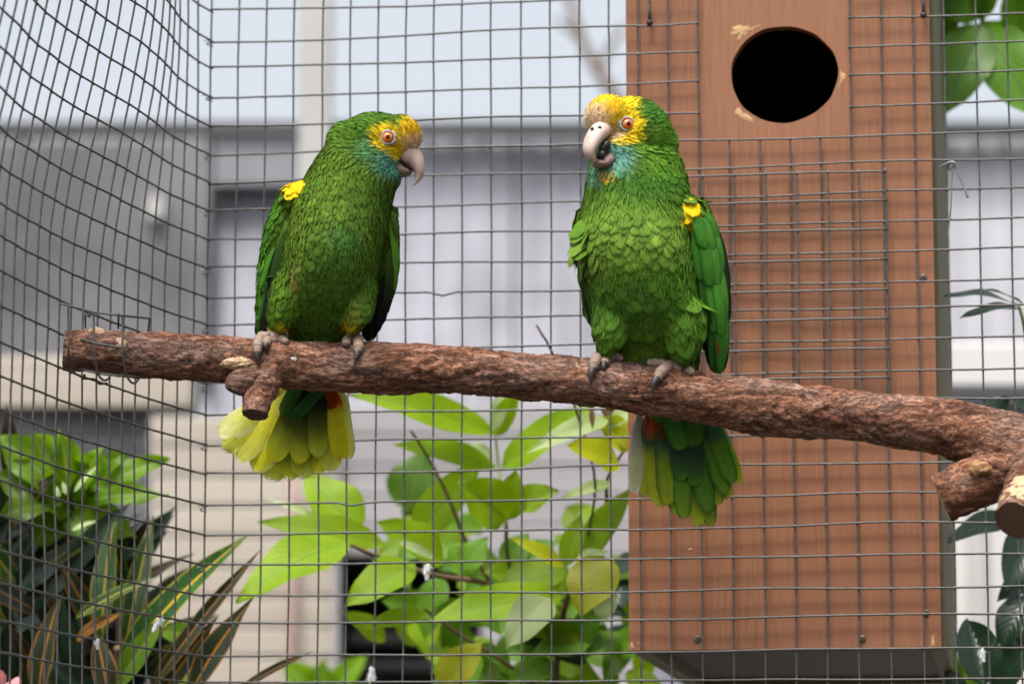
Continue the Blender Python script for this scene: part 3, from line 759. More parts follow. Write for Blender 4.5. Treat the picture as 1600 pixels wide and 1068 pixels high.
def plumage(name, parent, pts, nrm, L, W, flow, colr, tipc, lift, seed, nl=6, nw=7, tipdark=.6, point=None):
    """overlapping contour feathers as one piece of real geometry"""
    r_ = np.random.default_rng(seed); n = len(pts)
    fl_ = flow - nrm * (flow * nrm).sum(1)[:, None]; fl_ /= np.linalg.norm(fl_, axis=1)[:, None] + 1e-9
    sd = np.cross(nrm, fl_); tw = r_.normal(0, .10, n)[:, None]
    fl2 = fl_ * np.cos(tw) + sd * np.sin(tw); sd = np.cross(nrm, fl2)
    L = L * r_.uniform(.82, 1.2, n); W = W * r_.uniform(.85, 1.15, n); lf = lift * r_.uniform(.6, 1.45, n)
    T = np.linspace(0, 1, nl); Sx = np.linspace(-1, 1, nw); V = np.zeros((n, nl, nw, 3)); C = np.zeros((n, nl, nw, 3)); UV = np.zeros((n, nl, nw, 2))
    pt = point if point is not None else .34
    for i, t in enumerate(T):
        w = .45 + .55 * float(sm(0, .5, t)) - .10 * t * t
        for k, s_ in enumerate(Sx):
            jag = r_.normal(0, .018, n) * (t > .9)
            al = t * (1 - pt * abs(s_) ** 2.2)
            pos = pts + fl2 * (L * (al - .30 + jag))[:, None] + sd * (W * .5 * w * s_)[:, None]
            h = L * lf * (t - .15) - L * .35 * lf * t * t - W * .10 * s_ * s_ * w + .0004
            V[:, i, k] = pos + nrm * h[:, None]
            m = float(sm(.70, 1.0, t)) * tipdark
            m = np.broadcast_to(np.asarray(m, float), (n,))[:, None]
            C[:, i, k] = colr * (1 - m) + tipc * m
            C[:, i, k] *= (.80 + .20 * min(1, t * 1.6))
            UV[:, i, k] = (s_ * .5 + .5, t)
    base = (np.arange(n) * nl * nw)[:, None]
    q = np.array([(i * nw + k, i * nw + k + 1, (i + 1) * nw + k + 1, (i + 1) * nw + k) for i in range(nl - 1) for k in range(nw - 1)])
    Fc = (base[:, :, None] + q[None]).reshape(-1, 4)
    o = mesh_obj(name, V.reshape(-1, 3), Fc, M['body_feather'], parent, True, uv=UV.reshape(-1, 2), colr=C.reshape(-1, 3)); o['kind'] = 'stuff'
    return o
def eblob(x, y, cx, cy, rx, ry, soft=.35):
    d = np.sqrt(((x - cx) / rx) ** 2 + ((y - cy) / ry) ** 2); return 1 - sm(1 - soft, 1 + soft, d)
def mixc(a, b, m): return a * (1 - m[:, None]) + np.array(b) * m[:, None]
YEL = (.72, .50, .012); CREAM = (.74, .54, .33); GREEN = (.104, .190, .016); BLUE = (.10, .30, .24); DK = (.010, .035, .008)

def toe(foot, path, r, claw, YBf=None):
    """path: photo points over the bark, claw: points ending in the tip"""
    r = r * 1.12; pts = [tuple(bs(x, y, r * .85 + .0012)) for (x, y) in path]; A = spline(pts, 32)
    rr = [r * (1.05 - .3 * i / 31 + .07 * math.sin(i * 1.35) + .06 * math.sin(i * .62)) for i in range(32)]
    v, f = tube([Vector(a) for a in A], rr, 12); v2, f2 = sphere_geo(A[-1], rr[-1] * 1.02, 12, 8)
    mesh_obj('toe', *join_geo([(v, f), (v2, f2)]), M['foot_skin'], foot)
    cp = [tuple(Vector(A[-1]))] + [tuple(bs(x, y, r * .8 * (1 - .5 * i / len(claw)) + .001)) for i, (x, y) in enumerate(claw)]
    B = spline(cp, 12); v, f = tube([Vector(b) for b in B], [max(.0003, r * .66 * (1 - (i / 11) ** 1.9)) for i in range(12)], 10)
    mesh_obj('claw', v, f, M['claw_horn'], foot)
def eye(parent, hit, nrm, r, look):
    look = Vector(look).normalized(); c = hit - nrm * (r * .25)
    up = Vector((0, 0, 1)); X = look.cross(up).normalized(); Z = X.cross(look)
    ax = (X, Z, look)
    e = mesh_obj('eye', *sphere_geo(c, r, 26, 16, ax), M['eyeball'], parent)
    def cap(name, rad, out, mat):
        V = []; Fc = []; m = 28
        for q in range(6):
            a = rad * q / 5
            for k in range(m):
                t = 2 * math.pi * k / m; rr = r + out
                V.append(c + (look * math.cos(a) + (X * math.cos(t) + Z * math.sin(t)) * math.sin(a)) * rr)
        for q in range(5):
            for k in range(m): Fc.append((q * m + k, q * m + (k + 1) % m, (q + 1) * m + (k + 1) % m, (q + 1) * m + k))
        mesh_obj(name, V, Fc, M[mat], e)
    cap('iris', R(58), .00015, 'iris'); cap('pupil', R(21), .0003, 'pupil')
    V = []; Fc = []; m = 40; rr_ = np.random.default_rng(3)
    for q, (k1, o1) in enumerate(((.96, .0016), (1.12, .0019), (1.28, .0012), (1.42, -.0012))):
        for k in range(m):
            t = 2 * math.pi * k / m; j = 1 + (.05 * math.sin(5 * t + 1) + .04 * math.sin(9 * t)) * (q > 1)
            V.append(hit + look * o1 + (X * math.cos(t) * (1 + .14 * (q > 1)) + Z * math.sin(t)) * r * k1 * j + look * rr_.normal(0, .00012))
    for q in range(3):
        for k in range(m): Fc.append((q * m + k, q * m + (k + 1) % m, (q + 1) * m + (k + 1) % m, (q + 1) * m + k))
    mesh_obj('eye_ring', V, Fc, M['eye_skin'], parent)

class Bird: pass
def hit(b, px, py):
    d = ray(px, py).normalized(); h = b.bvh.ray_cast(Vector((0, 0, ZC)), d); return h[0], h[1]
def bird(label, YB, rows, blobs, thighs, wings, beakbase, headc, hr, colfun, Lh, feathersize, eyepx):
    b = Bird(); b.YB = YB
    foot_px, foot_py = headc[2], headc[3]
    b.root = empty('parrot', P(foot_px, foot_py, YB), label=label, cat='parrot')
    geos = [loft(rows, YB)] + [ell(*q, YB) for q in blobs] + [capsule(t, YB) for t in thighs]
    b.V, b.F = remesh(geos)
    fa_ = np.array([f[:3] for f in b.F]); fn_ = np.cross(b.V[fa_[:, 1]] - b.V[fa_[:, 0]], b.V[fa_[:, 2]] - b.V[fa_[:, 0]]); vn_ = np.zeros_like(b.V)
    for q in range(3): np.add.at(vn_, fa_[:, q], fn_)
    vn_ /= np.linalg.norm(vn_, axis=1)[:, None] + 1e-12; x, y = PXn(b.V)
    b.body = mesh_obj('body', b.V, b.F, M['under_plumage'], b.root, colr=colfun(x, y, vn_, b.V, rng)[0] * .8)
    b.bvh = BVHTree.FromPolygons([tuple(v) for v in b.V], b.F)
    V, Fc = b.V, list(b.F)
    b.eye = hit(b, *eyepx); eyev = np.array(b.eye[0])
    b.wings = []
    for w in wings:
        wv, wf = remesh([capsule(w, YB)], .0028, 3)
        b.wings.append(mesh_obj('wing', wv, wf, M['under_down'], b.root))
        Fc += [tuple(i + len(V) for i in q) for q in wf]; V = np.vstack([V, wv])
    bb = np.array(P(*beakbase[:2], YB + beakbase[2])); hc_ = np.array(P(headc[0], headc[1], YB))
    Hd = lambda p: np.linalg.norm((p - hc_) * np.array([1, .9, 1]), axis=1)
    def hw(p): return 1 - sm(hr * .95, hr * 1.65, Hd(p))          # 1 on the head, 0 on the body
    def hs(p): return 1 - sm(hr * 1.0, hr * 2.3, Hd(p))
    def flow(p):
        w = hw(p)[:, None]; a = p - bb; a /= np.linalg.norm(a, axis=1)[:, None] + 1e-9
        return a * w * 1.2 + np.array([0, .12, -1.0]) * (1 - w)
    # contour feathers of the body
    wb, wn_ = feathersize
    def rb(p, n):
        h = hw(p); return np.where((h > .75) | (n[:, 2] < -.8), 0, wb * (.44 - .22 * hs(p)))
    pts, nr = sample(V, Fc, rb, 26000, 3)
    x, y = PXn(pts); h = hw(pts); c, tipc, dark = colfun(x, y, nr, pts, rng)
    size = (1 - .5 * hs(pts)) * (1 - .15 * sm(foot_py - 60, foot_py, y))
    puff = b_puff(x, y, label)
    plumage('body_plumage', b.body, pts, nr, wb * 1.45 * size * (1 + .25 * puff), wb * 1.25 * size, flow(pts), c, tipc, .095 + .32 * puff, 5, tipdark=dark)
    # finer feathers of the head
    def rh(p, n):
        h = hw(p); d = np.linalg.norm(p - bb, axis=1); q = np.where(h > .35, wn_ * (.42 + .35 * (1 - h)), 0)
        return np.where((d < .008) | (np.linalg.norm(p - eyev, axis=1) < .0070), 0, q)
    pts, nr = sample(b.V, b.F, rh, 52000, 4)
    x, y = PXn(pts); h = hw(pts); c, tipc, dark = colfun(x, y, nr, pts, rng)
    d = np.linalg.norm(pts - bb, axis=1); sz = (.62 + .5 * sm(.015, .06, d))
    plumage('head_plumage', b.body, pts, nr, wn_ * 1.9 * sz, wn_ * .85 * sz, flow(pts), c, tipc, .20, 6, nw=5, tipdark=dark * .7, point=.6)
    # loose hair-like barbs that soften the outlines
    pts, nr = sample(V, Fc, lambda p, n: np.where((n[:, 2] < -.8) | (np.linalg.norm(p - eyev, axis=1) < .009) | (np.linalg.norm(p - bb, axis=1) < .012), 0, .0037), 14000, 9)
    x, y = PXn(pts); c, tipc, dark = colfun(x, y, nr, pts, rng)
    plumage('loose_barbs', b.body, pts + nr * .0012, nr, np.full(len(pts), .0105) * (1 - .3 * hw(pts)), np.full(len(pts), .0017), flow(pts) + rng.normal(0, .25, pts.shape), c * 1.1, tipc, .20, 8, nl=4, nw=3, tipdark=dark * .3, point=.9)
    return b
def b_puff(x, y, label):
    return eblob(x, y, 905, 375, 26, 38, .5) + .5 * eblob(x, y, 1062, 280, 22, 40, .5) + .5 * eblob(x, y, 625, 292, 22, 14, .5)
def beak_part(name, root, YB, secs, mat, ycol=None):
    """secs: (px, py, dY, r in the plane, half width, plane dir px)"""
    A = spline([(*P(s_[0], s_[1], YB + s_[2]), s_[3] * S(YB), s_[4]) for s_ in secs], 26)
    pts, T, N = frames([Vector(a[:3]) for a in A]); seg = 20; V = []; Fc = []
    for i in range(len(A)):
        w = WAX.copy(); w = (w - T[i] * w.dot(T[i])).normalized(); n2 = w.cross(T[i])
        for k in range(seg):
            a = 2 * math.pi * k / seg; V.append(pts[i] + n2 * (A[i][3] * math.cos(a)) + w * (A[i][4] * math.sin(a)))
    for i in range(len(A) - 1):
        for k in range(seg): Fc.append((i * seg + k, i * seg + (k + 1) % seg, (i + 1) * seg + (k + 1) % seg, (i + 1) * seg + k))
    Fc.append(tuple(range(seg))); Fc.append(tuple((len(A) - 1) * seg + k for k in range(seg)))
    return mesh_obj(name, V, Fc, M[mat], root)

# ---------------------------------------------------------------- the parrot in profile, tail spread
def col_left(x, y, nr, p, r_):
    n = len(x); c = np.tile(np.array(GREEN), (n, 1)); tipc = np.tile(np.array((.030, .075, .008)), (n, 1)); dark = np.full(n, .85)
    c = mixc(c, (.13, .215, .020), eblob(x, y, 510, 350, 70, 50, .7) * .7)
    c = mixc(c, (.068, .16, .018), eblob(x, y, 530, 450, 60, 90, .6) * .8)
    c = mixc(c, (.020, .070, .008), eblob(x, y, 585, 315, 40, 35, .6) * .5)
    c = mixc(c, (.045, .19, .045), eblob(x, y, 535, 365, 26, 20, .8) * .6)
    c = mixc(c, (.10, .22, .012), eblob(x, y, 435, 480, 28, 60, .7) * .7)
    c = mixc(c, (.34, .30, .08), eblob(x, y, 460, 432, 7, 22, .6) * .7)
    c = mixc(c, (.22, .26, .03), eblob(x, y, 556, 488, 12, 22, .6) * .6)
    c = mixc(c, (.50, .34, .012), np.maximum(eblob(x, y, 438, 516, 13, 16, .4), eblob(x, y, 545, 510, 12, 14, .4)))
    # head
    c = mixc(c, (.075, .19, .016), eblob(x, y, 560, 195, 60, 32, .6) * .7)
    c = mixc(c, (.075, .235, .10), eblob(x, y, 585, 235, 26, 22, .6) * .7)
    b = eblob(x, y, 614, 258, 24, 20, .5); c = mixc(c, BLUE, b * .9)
    ym = np.maximum.reduce([eblob(x, y, 652, 208, 27, 32, .3), eblob(x, y, 607, 216, 24, 20, .3), eblob(x, y, 626, 232, 20, 18, .3)])
    c = mixc(c, YEL, ym); c = mixc(c, (.78, .40, .02), eblob(x, y, 640, 205, 14, 12, .6) * .5); c = mixc(c, CREAM, eblob(x, y, 655, 224, 24, 13, .5))
    sh = eblob(x, y, 463, 291, 15, 11, .15); c = mixc(c, (.80, .58, .008), sh)
    # wings: green outer rim, black-brown inside
    xi = np.interp(y, [330, 380, 430, 480, 525], [470, 447, 432, 418, 414]); xo = np.interp(y, [300, 340, 400, 460, 520], [448, 420, 406, 401, 402])
    dkm = sm(0, 5, x - xo - 12) * (1 - sm(-4, 4, x - xi)) * sm(375, 430, y)
    xi2 = np.interp(y, [340, 390, 430, 480, 525], [613, 604, 598, 584, 566]); dk2 = sm(0, 6, x - xi2) * sm(385, 430, y)
    dm = np.maximum(dkm, dk2); c = mixc(c, (.012, .014, .010), dm)
    rim = (1 - sm(8, 14, x - xo)) * sm(300, 330, y) * (1 - sm(500, 530, y)); c = mixc(c, (.075, .26, .02), rim * .8)
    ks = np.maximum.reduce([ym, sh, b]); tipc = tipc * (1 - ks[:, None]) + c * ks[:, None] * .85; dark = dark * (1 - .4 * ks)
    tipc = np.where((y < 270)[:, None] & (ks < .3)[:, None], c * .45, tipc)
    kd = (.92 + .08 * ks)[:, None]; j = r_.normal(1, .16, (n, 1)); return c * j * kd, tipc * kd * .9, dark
WAX = Vector((.12, 1, 0)).normalized()
b1 = bird('green parrot in profile with closed beak and fanned yellow tail', 3.21,
    [(238, 562, 58, .004, .036), (266, 553, 67, .004, .042), (295, 543, 73, .004, .046), (325, 533, 76, .003, .050), (360, 527, 78, .002, .054), (400, 519, 76, .002, .055), (440, 513, 75, .006, .053), (480, 508, 70, .014, .047), (515, 503, 58, .026, .038), (545, 498, 44, .038, .028), (580, 494, 32, .047, .018), (606, 492, 26, .05, .012)],
    [(586, 222, 57, 46, 0, .0275), (622, 214, 36, 34, 0, .022), (590, 250, 38, 30, 0, .0275), (546, 230, 36, 42, 0, .027), (606, 276, 20, 20, 0, .020), (466, 312, 28, 24, .004, .026)],
    [[(458, 440, 34, -.008), (446, 475, 29, -.012), (438, 498, 20, -.012), (432, 516, 11, -.008)], [(556, 445, 32, -.008), (558, 480, 26, -.012), (553, 500, 18, -.012), (550, 517, 10, -.008)]],
    [[(464, 308, 24, .004), (444, 350, 25, .008), (426, 410, 20, .018), (416, 470, 14, .026), (411, 522, 8, .04)], [(604, 325, 16, .016), (606, 380, 16, .018), (602, 430, 17, .022), (590, 480, 15, .028), (574, 520, 9, .04)]],
    (640, 240, 0), (585, 225, 490, 530), .036, col_left, .01, (.0112, .0056), (606, 215))
E1, EN1 = b1.eye
eye(b1.root, E1, EN1, 9.5 * S(3.2), (.08, -1, -.05))
YD = 3.21
ub = beak_part('upper_beak', b1.root, YD, [(630, 240, 0, 18, .0125), (640, 243, 0, 19, .0125), (648, 250, 0, 15.5, .0105), (654, 262, 0, 10.5, .008), (655, 273, 0, 7, .0055), (651, 283, 0, 3.6, .003), (646, 290, 0, .8, .0006)], 'beak_horn')
beak_part('lower_beak', b1.root, YD, [(612, 260, 0, 13, .0125), (622, 265, 0, 12.5, .0122), (631, 268, 0, 9.5, .0105), (639, 269, 0, 5.5, .008), (643, 268, 0, 2, .004)], 'lower_horn')
beak_part('mouth_line', b1.root, YD, [(626, 249, 0, 1.6, .0128), (633, 257, 0, 1.8, .0124), (640, 264, 0, 1.6, .0100), (645, 267, 0, .8, .0070)], 'mouth_black')
v, f = sphere_geo(P(649, 233, YD - .0075), (.0017, .0012, .0020), 12, 8); mesh_obj('nostril', v, f, M['mouth_black'], ub)
v, f = sphere_geo(P(641, 231, YD), (.0085, .0130, .0045), 20, 12); mesh_obj('cere', v, f, M['cere_skin'], ub)
# flight feathers
W1, W2 = b1.wings
GRN = (.06, .21, .015); BLK = (.010, .010, .011)
k = 0
for (rx, ry, tx, ty, w, dy0, dy1, c0, c1, ed) in [
    (452, 318, 405, 452, 9, .010, .016, (.07, .24, .02), (.055, .20, .018), None), (450, 330, 403, 505, 8, .014, .026, (.06, .2, .02), (.03, .10, .02), None),
    (444, 362, 411, 505, 16, -.004, .012, (.03, .07, .012), BLK, None), (446, 372, 407, 524, 16, .0, .022, BLK, BLK, None), (448, 382, 412, 529, 16, -.004, .020, BLK, (.014, .012, .012), None), (450, 390, 419, 531, 14, -.006, .018, BLK, BLK, None), (448, 345, 425, 440, 14, -.004, .004, (.10, .17, .02), (.03, .06, .01), (.016, .03, .008)), (446, 365, 420, 462, 13, -.003, .006, (.08, .13, .02), (.02, .04, .01), None)]:
    feather('flight_feather', W1, 'flight_feather', P(rx, ry, YD + dy0 - .012), P(tx, ty, YD + dy1 - .008), w * S(YD), (-.55, -1, .1), bend=.04, side=-.015, cols=[(0, c0), (1, c1)], edge=ed, seed=k); k += 1
for (rx, ry, tx, ty, w, dy0, dy1, c0, c1, ed) in [
    (608, 345, 621, 430, 12, .004, .012, (.06, .16, .02), (.05, .15, .015), (.10, .2, .02)), (612, 360, 617, 455, 10, .004, .014, (.08, .2, .015), (.06, .15, .015), None),
    (608, 395, 603, 490, 16, .0, .02, (.03, .07, .01), BLK, None), (610, 410, 590, 514, 17, .004, .026, BLK, BLK, None), (606, 420, 580, 526, 17, .006, .032, BLK, (.013, .011, .011), None), (612, 330, 622, 372, 9, .0, .004, (.05, .12, .015), (.03, .07, .01), None)]:
    feather('flight_feather', W2, 'flight_feather', P(rx, ry, YD + dy0 - .010), P(tx, ty, YD + dy1 - .008), w * S(YD), (.55, -1, .1), bend=.04, side=-.02, cols=[(0, c0), (1, c1)], edge=ed, seed=k); k += 1
v_, f_2 = None, None
# tail
DKG = (.016, .030, .010); YT = (.72, .70, .03); YT2 = (.60, .62, .10); YG = (.42, .48, .03); RED = (.62, .07, .01); OLV = (.12, .15, .02)
tail = mesh_obj('tail', *capsule([(492, 575, 26, .048), (490, 600, 24, .055), (488, 615, 16, .06)], YD), M['under_down'], b1.root)
TL = [(462, 600, 340, 680, 44, .058, [(0, YT), (.5, YT), (1, (.80, .82, .38))], (.82, .84, .45)), (466, 602, 347, 703, 36, .055, [(0, YT), (.6, YT), (1, YT2)], (.8, .82, .35)),
      (470, 604, 369, 719, 36, .052, [(0, DKG), (.3, YT), (1, YT2)], (.74, .74, .2)), (474, 604, 396, 737, 40, .050, [(0, DKG), (.35, YT), (1, YT)], (.74, .74, .3)),
      (478, 604, 421, 751, 40, .054, [(0, DKG), (.55, (.10, .12, .02)), (.8, YG), (1, YT2)], None), (484, 604, 449, 750, 40, .050, [(0, DKG), (.6, (.035, .05, .012)), (.85, YG), (1, YT)], None),
      (492, 604, 471, 748, 38, .047, [(0, DKG), (.6, (.05, .07, .015)), (.82, YG), (1, YT2)], None), (500, 602, 494, 742, 36, .050, [(0, DKG), (.4, OLV), (.7, YG), (1, YT)], (.5, .55, .06)),
      (508, 600, 519, 738, 34, .047, [(0, RED), (.15, (.25, .05, .012)), (.35, OLV), (.65, YG), (1, YT2)], (.62, .62, .08)), (518, 598, 534, 718, 27, .043, [(0, RED), (.28, (.66, .10, .01)), (.36, YT), (1, (.62, .58, .012))], None),
      (526, 598, 545, 718, 30, .049, [(0, (.35, .35, .12)), (.4, YT2), (1, YT2)], (.6, .66, .3)), (478, 596, 424, 722, 34, .040, [(0, DKG), (.28, DKG), (.55, (.12, .14, .018)), (.8, YG), (1, YT)], None), (486, 596, 466, 726, 32, .038, [(0, DKG), (.32, DKG), (.6, (.10, .12, .016)), (.82, YG), (1, YT)], None), (496, 596, 497, 716, 28, .037, [(0, (.02, .05, .012)), (.3, (.014, .03, .01)), (.6, (.12, .15, .02)), (.85, YG), (1, YT2)], None),
      (515, 592, 456, 655, 17, .032, [(0, (.05, .17, .03)), (1, (.03, .13, .03))], None), (470, 592, 440, 648, 20, .034, [(0, (.04, .12, .02)), (1, (.05, .13, .02))], None), (512, 592, 517, 640, 22, .034, [(0, (.4, .05, .01)), (1, (.3, .06, .012))], None)]
for k, (rx, ry, tx, ty, w, dy, cs, ed) in enumerate(TL):
    feather('tail_feather', tail, 'tail_feather', P(rx, ry, YD + dy + .0), P(tx, ty, YD + dy + .012), w * 1.15 * S(YD), (.1 - (tx - 460) * -.002, -1, .2), bend=-.03, camber=.12, nl=20, nw=11, cols=cs, edge=ed, seed=60 + k, tipw=.26, wav=.16, base=.3)
# feet
def foot(b, ankle, tarsus_top, toes, YB, r=.0052, ring=None):
    a = bs(*ankle, .001); v, f = tube([Vector(q) for q in spline([tuple(P(*tarsus_top, YB - .008)), tuple((P(*tarsus_top, YB - .008) + a) / 2), tuple(a)], 10)], [r * 1.0, r, r * 1.02, r * 1.05, r * 1.1, r * 1.12, r * 1.12, r * 1.1, r * 1.05, r * 1.0], 14)
    ft = mesh_obj('foot', *join_geo([(v, f), sphere_geo(a, (r * 1.3, r * 1.0, r * .95), 14, 10)]), M['foot_skin'], b.root)
    for (path, claw, rr) in toes: toe(ft, path, rr, claw)
    if ring:
        c = P(ring[0], ring[1], YB - .010); pts = [c + Vector((.0068 * math.cos(t), -.004 * math.sin(t), .0062 * math.sin(t) * 1.0)) for t in np.linspace(0, 2 * math.pi, 40)]
        v, f = tube(pts, .0011, 8, False); mesh_obj('leg_band', v, f, M['ring_metal'], ft)
    return ft
foot(b1, (424, 531), (430, 512), [([(422, 529), (410, 526), (403, 537), (402, 548)], [(402, 558), (406, 572)], .0050), ([(426, 529), (420, 528), (416, 536)], [(415, 541), (416, 546)], .0048), ([(430, 529), (436, 529), (446, 533)], [(450, 535)], .0042)], YD, ring=(437, 522))
foot(b1, (550, 532), (549, 514), [([(546, 529), (542, 532), (541, 537)], [(541, 540), (543, 543)], .0046), ([(552, 528), (559, 530), (560, 541), (559, 547)], [(557, 556), (554, 567)], .0052)], YD)

# ---------------------------------------------------------------- the parrot facing the camera, beak open
def col_right(x, y, nr, p, r_):
    n = len(x); c = np.tile(np.array((.108, .21, .020)), (n, 1)); tipc = np.tile(np.array((.035, .10, .010)), (n, 1)); dark = np.full(n, .7)
    c = mixc(c, (.165, .285, .035), eblob(x, y, 985, 375, 105, 42, .6) * .85)
    c = mixc(c, (.15, .26, .035), eblob(x, y, 915, 400, 40, 30, .6) * .6)
    c = mixc(c, (.075, .195, .022), eblob(x, y, 985, 470, 70, 50, .6) * .85)
    c = mixc(c, (.09, .25, .02), eblob(x, y, 1062, 440, 40, 45, .6) * .7)
    c = mixc(c, (.035, .13, .014), eblob(x, y, 1010, 285, 70, 22, .6) * .8)
    c = mixc(c, (.055, .17, .014), eblob(x, y, 1080, 530, 30, 40, .6) * .6)
    c = mixc(c, (.24, .30, .02), np.maximum(eblob(x, y, 962, 552, 26, 12, .5), eblob(x, y, 1085, 580, 26, 16, .5)) * .9)
    c = mixc(c, (.035, .14, .014), eblob(x, y, 1010, 175, 34, 28, .5) * .8)
    c = mixc(c, (.10, .27, .018), eblob(x, y, 1030, 235, 26, 40, .6) * .7)
    fr = (nr[:, 1] < .35).astype(float)
    bl = np.maximum(eblob(x, y, 962, 246, 26, 22, .5), eblob(x, y, 930, 272, 24, 12, .6) * .7) * fr; c = mixc(c, (.15, .37, .30), bl * .9)
    ym = np.maximum.reduce([eblob(x, y, 935, 178, 42, 40, .22), eblob(x, y, 968, 162, 26, 20, .3), eblob(x, y, 980, 197, 22, 22, .25), eblob(x, y, 970, 213, 30, 12, .3)]) * fr
    c = mixc(c, YEL, ym); c = mixc(c, (.80, .42, .02), eblob(x, y, 950, 175, 18, 14, .7) * .6 * fr)
    c = mixc(c, CREAM, np.maximum(eblob(x, y, 925, 187, 26, 18, .5), eblob(x, y, 952, 208, 20, 12, .5)) * fr)
    c = mixc(c, (.55, .33, .03), eblob(x, y, 950, 273, 12, 5, .4) * fr)
    sh = eblob(x, y, 1076, 331, 17, 15, .15); c = mixc(c, (.80, .58, .008), sh)
    ks = np.maximum.reduce([ym, sh, bl]); tipc = tipc * (1 - ks[:, None]) + c * ks[:, None] * .85; dark = dark * (1 - .4 * ks)
    tipc = np.where((y < 280)[:, None] & (ks < .3)[:, None], c * .45, tipc)
    kd = (.98 + .02 * ks)[:, None]; j = r_.normal(1, .16, (n, 1)); return c * j * kd, tipc * kd * .9, dark
YE = 3.22
b2 = bird('green parrot with open beak turned towards its mate, closed green tail', YE,
    [(246, 993, 69, .004, .042), (278, 995, 77, .004, .046), (308, 995, 81, .003, .050), (338, 992, 84, .002, .054), (370, 991, 88, .0, .059), (405, 995, 88, .0, .061), (445, 1001, 87, .004, .059), (485, 1008, 85, .010, .055), (522, 1016, 80, .020, .047), (552, 1022, 70, .032, .037), (590, 1030, 58, .04, .03), (620, 1042, 44, .05, .02), (650, 1050, 36, .056, .014)],
    [(986, 212, 63, 60, 0, .036), (950, 186, 36, 36, -.016, .026), (972, 240, 46, 32, -.012, .028), (1020, 230, 38, 50, .008, .03), (1074, 336, 26, 30, -.006, .026)],
    [[(962, 470, 36, -.008), (957, 510, 31, -.012), (952, 528, 22, -.012), (949, 545, 11, -.006)], [(1066, 480, 40, -.008), (1067, 516, 34, -.012), (1069, 542, 25, -.012), (1069, 562, 12, -.006)]],
    [[(1080, 318, 22, .010), (1094, 370, 28, .008), (1106, 430, 27, .012), (1114, 500, 20, .022), (1120, 570, 10, .036)], [(915, 330, 14, .02), (917, 400, 13, .024), (925, 460, 12, .03), (940, 520, 9, .036)]],
    (934, 212, -.03), (986, 215, 1020, 575), .042, col_right, .01, (.0150, .0060), (980, 194))
E2, EN2 = b2.eye
eye(b2.root, E2, EN2, 9.5 * S(3.2), (.22, -1, -.05))
WAX = Vector((.80, -.60, 0)).normalized()
ub = beak_part('upper_beak', b2.root, YE, [(946, 198, -.022, 13, .0105), (939, 203, -.033, 14, .0108), (930, 213, -.042, 12.5, .0095), (923, 226, -.047, 10.5, .0080), (921, 238, -.048, 7.5, .0060), (925, 247, -.046, 4.5, .004), (930, 253, -.044, 1.2, .001)], 'beak_horn')
beak_part('lower_beak', b2.root, YE, [(957, 238, -.020, 13, .0115), (949, 248, -.029, 12.5, .0110), (942, 254, -.035, 9.5, .0095), (934, 256, -.039, 6, .0075), (929, 253, -.041, 2, .004)], 'lower_horn')
v, f = sphere_geo(P(943, 234, YE - .038), (.0062, .0060, .0095), 18, 12, (Vector((.8, -.6, .3)).normalized(), Vector((.6, .8, 0)), Vector((.35, -.1, .93)).normalized())); mesh_obj('mouth', v, f, M['mouth_black'], b2.root)
v, f = sphere_geo(P(941, 241, YE - .043), (.0030, .0045, .0036), 14, 10); mesh_obj('tongue', v, f, M['claw_horn'], b2.root)
for (x_, y_, d_) in ((937, 199, -.0465), (925, 201, -.0475)):
    v, f = sphere_geo(P(x_, y_, YE + d_), (.0017, .0012, .0017), 12, 8); mesh_obj('nostril', v, f, M['mouth_black'], ub)
# yellow shoulder patch and ruffled breast edge
def patch(b, name, items, mat='flight_feather', lift=.0012, nrm=(0, -1, .3)):
    for k, (rx, ry, tx, ty, w, c0, c1) in enumerate(items):
        c0 = tuple(q * (.9 + .04 * k) for q in c0)
        def on(x, y, l):
            h = hit(b, x, y)[0]; return (h if h is not None else P(x, y, b.YB - .01)) + Vector((0, -l, 0))
        r3 = on(rx, ry, lift); t3 = on(tx, ty, lift + .002) if name != 'breast_feather' else P(tx, ty, r3.y - .004)
        feather(name, b.body, mat, r3, t3, w * S(b.YB), nrm, bend=.06, camber=.3, cols=[(0, c0), (1, c1)], seed=500 + k + int(rx), tipw=.4)
Y1_ = (.80, .55, .008); Y2_ = (.85, .64, .012)
patch(b2, 'shoulder_feather', [(1064, 318, 1080, 346, 17, Y1_, Y2_), (1069, 317, 1090, 340, 16, Y1_, Y2_), (1064, 320, 1068, 344, 13, Y1_, Y2_), (1072, 318, 1092, 331, 13, Y1_, Y1_)])
patch(b1, 'shoulder_feather', [(478, 284, 458, 302, 12, Y1_, Y2_), (476, 283, 453, 297, 10, Y1_, Y2_), (480, 286, 467, 304, 11, Y1_, Y2_)])
CB = (.09, .20, .015); CB2 = (.15, .24, .035)
patch(b2, 'breast_feather', [(918, 348, 889, 372, 22, CB, CB), (916, 360, 890, 378, 20, CB, CB2), (918, 374, 887, 400, 22, CB, CB2), (920, 386, 895, 405, 20, CB, CB), (914, 342, 897, 362, 18, CB, CB)], 'body_feather', .0003, (-.5, -.8, .4))
W1, W2 = b2.wings
G1 = (.055, .215, .022); G2 = (.075, .26, .03); G3 = (.04, .16, .02); EDG = (.02, .09, .012)
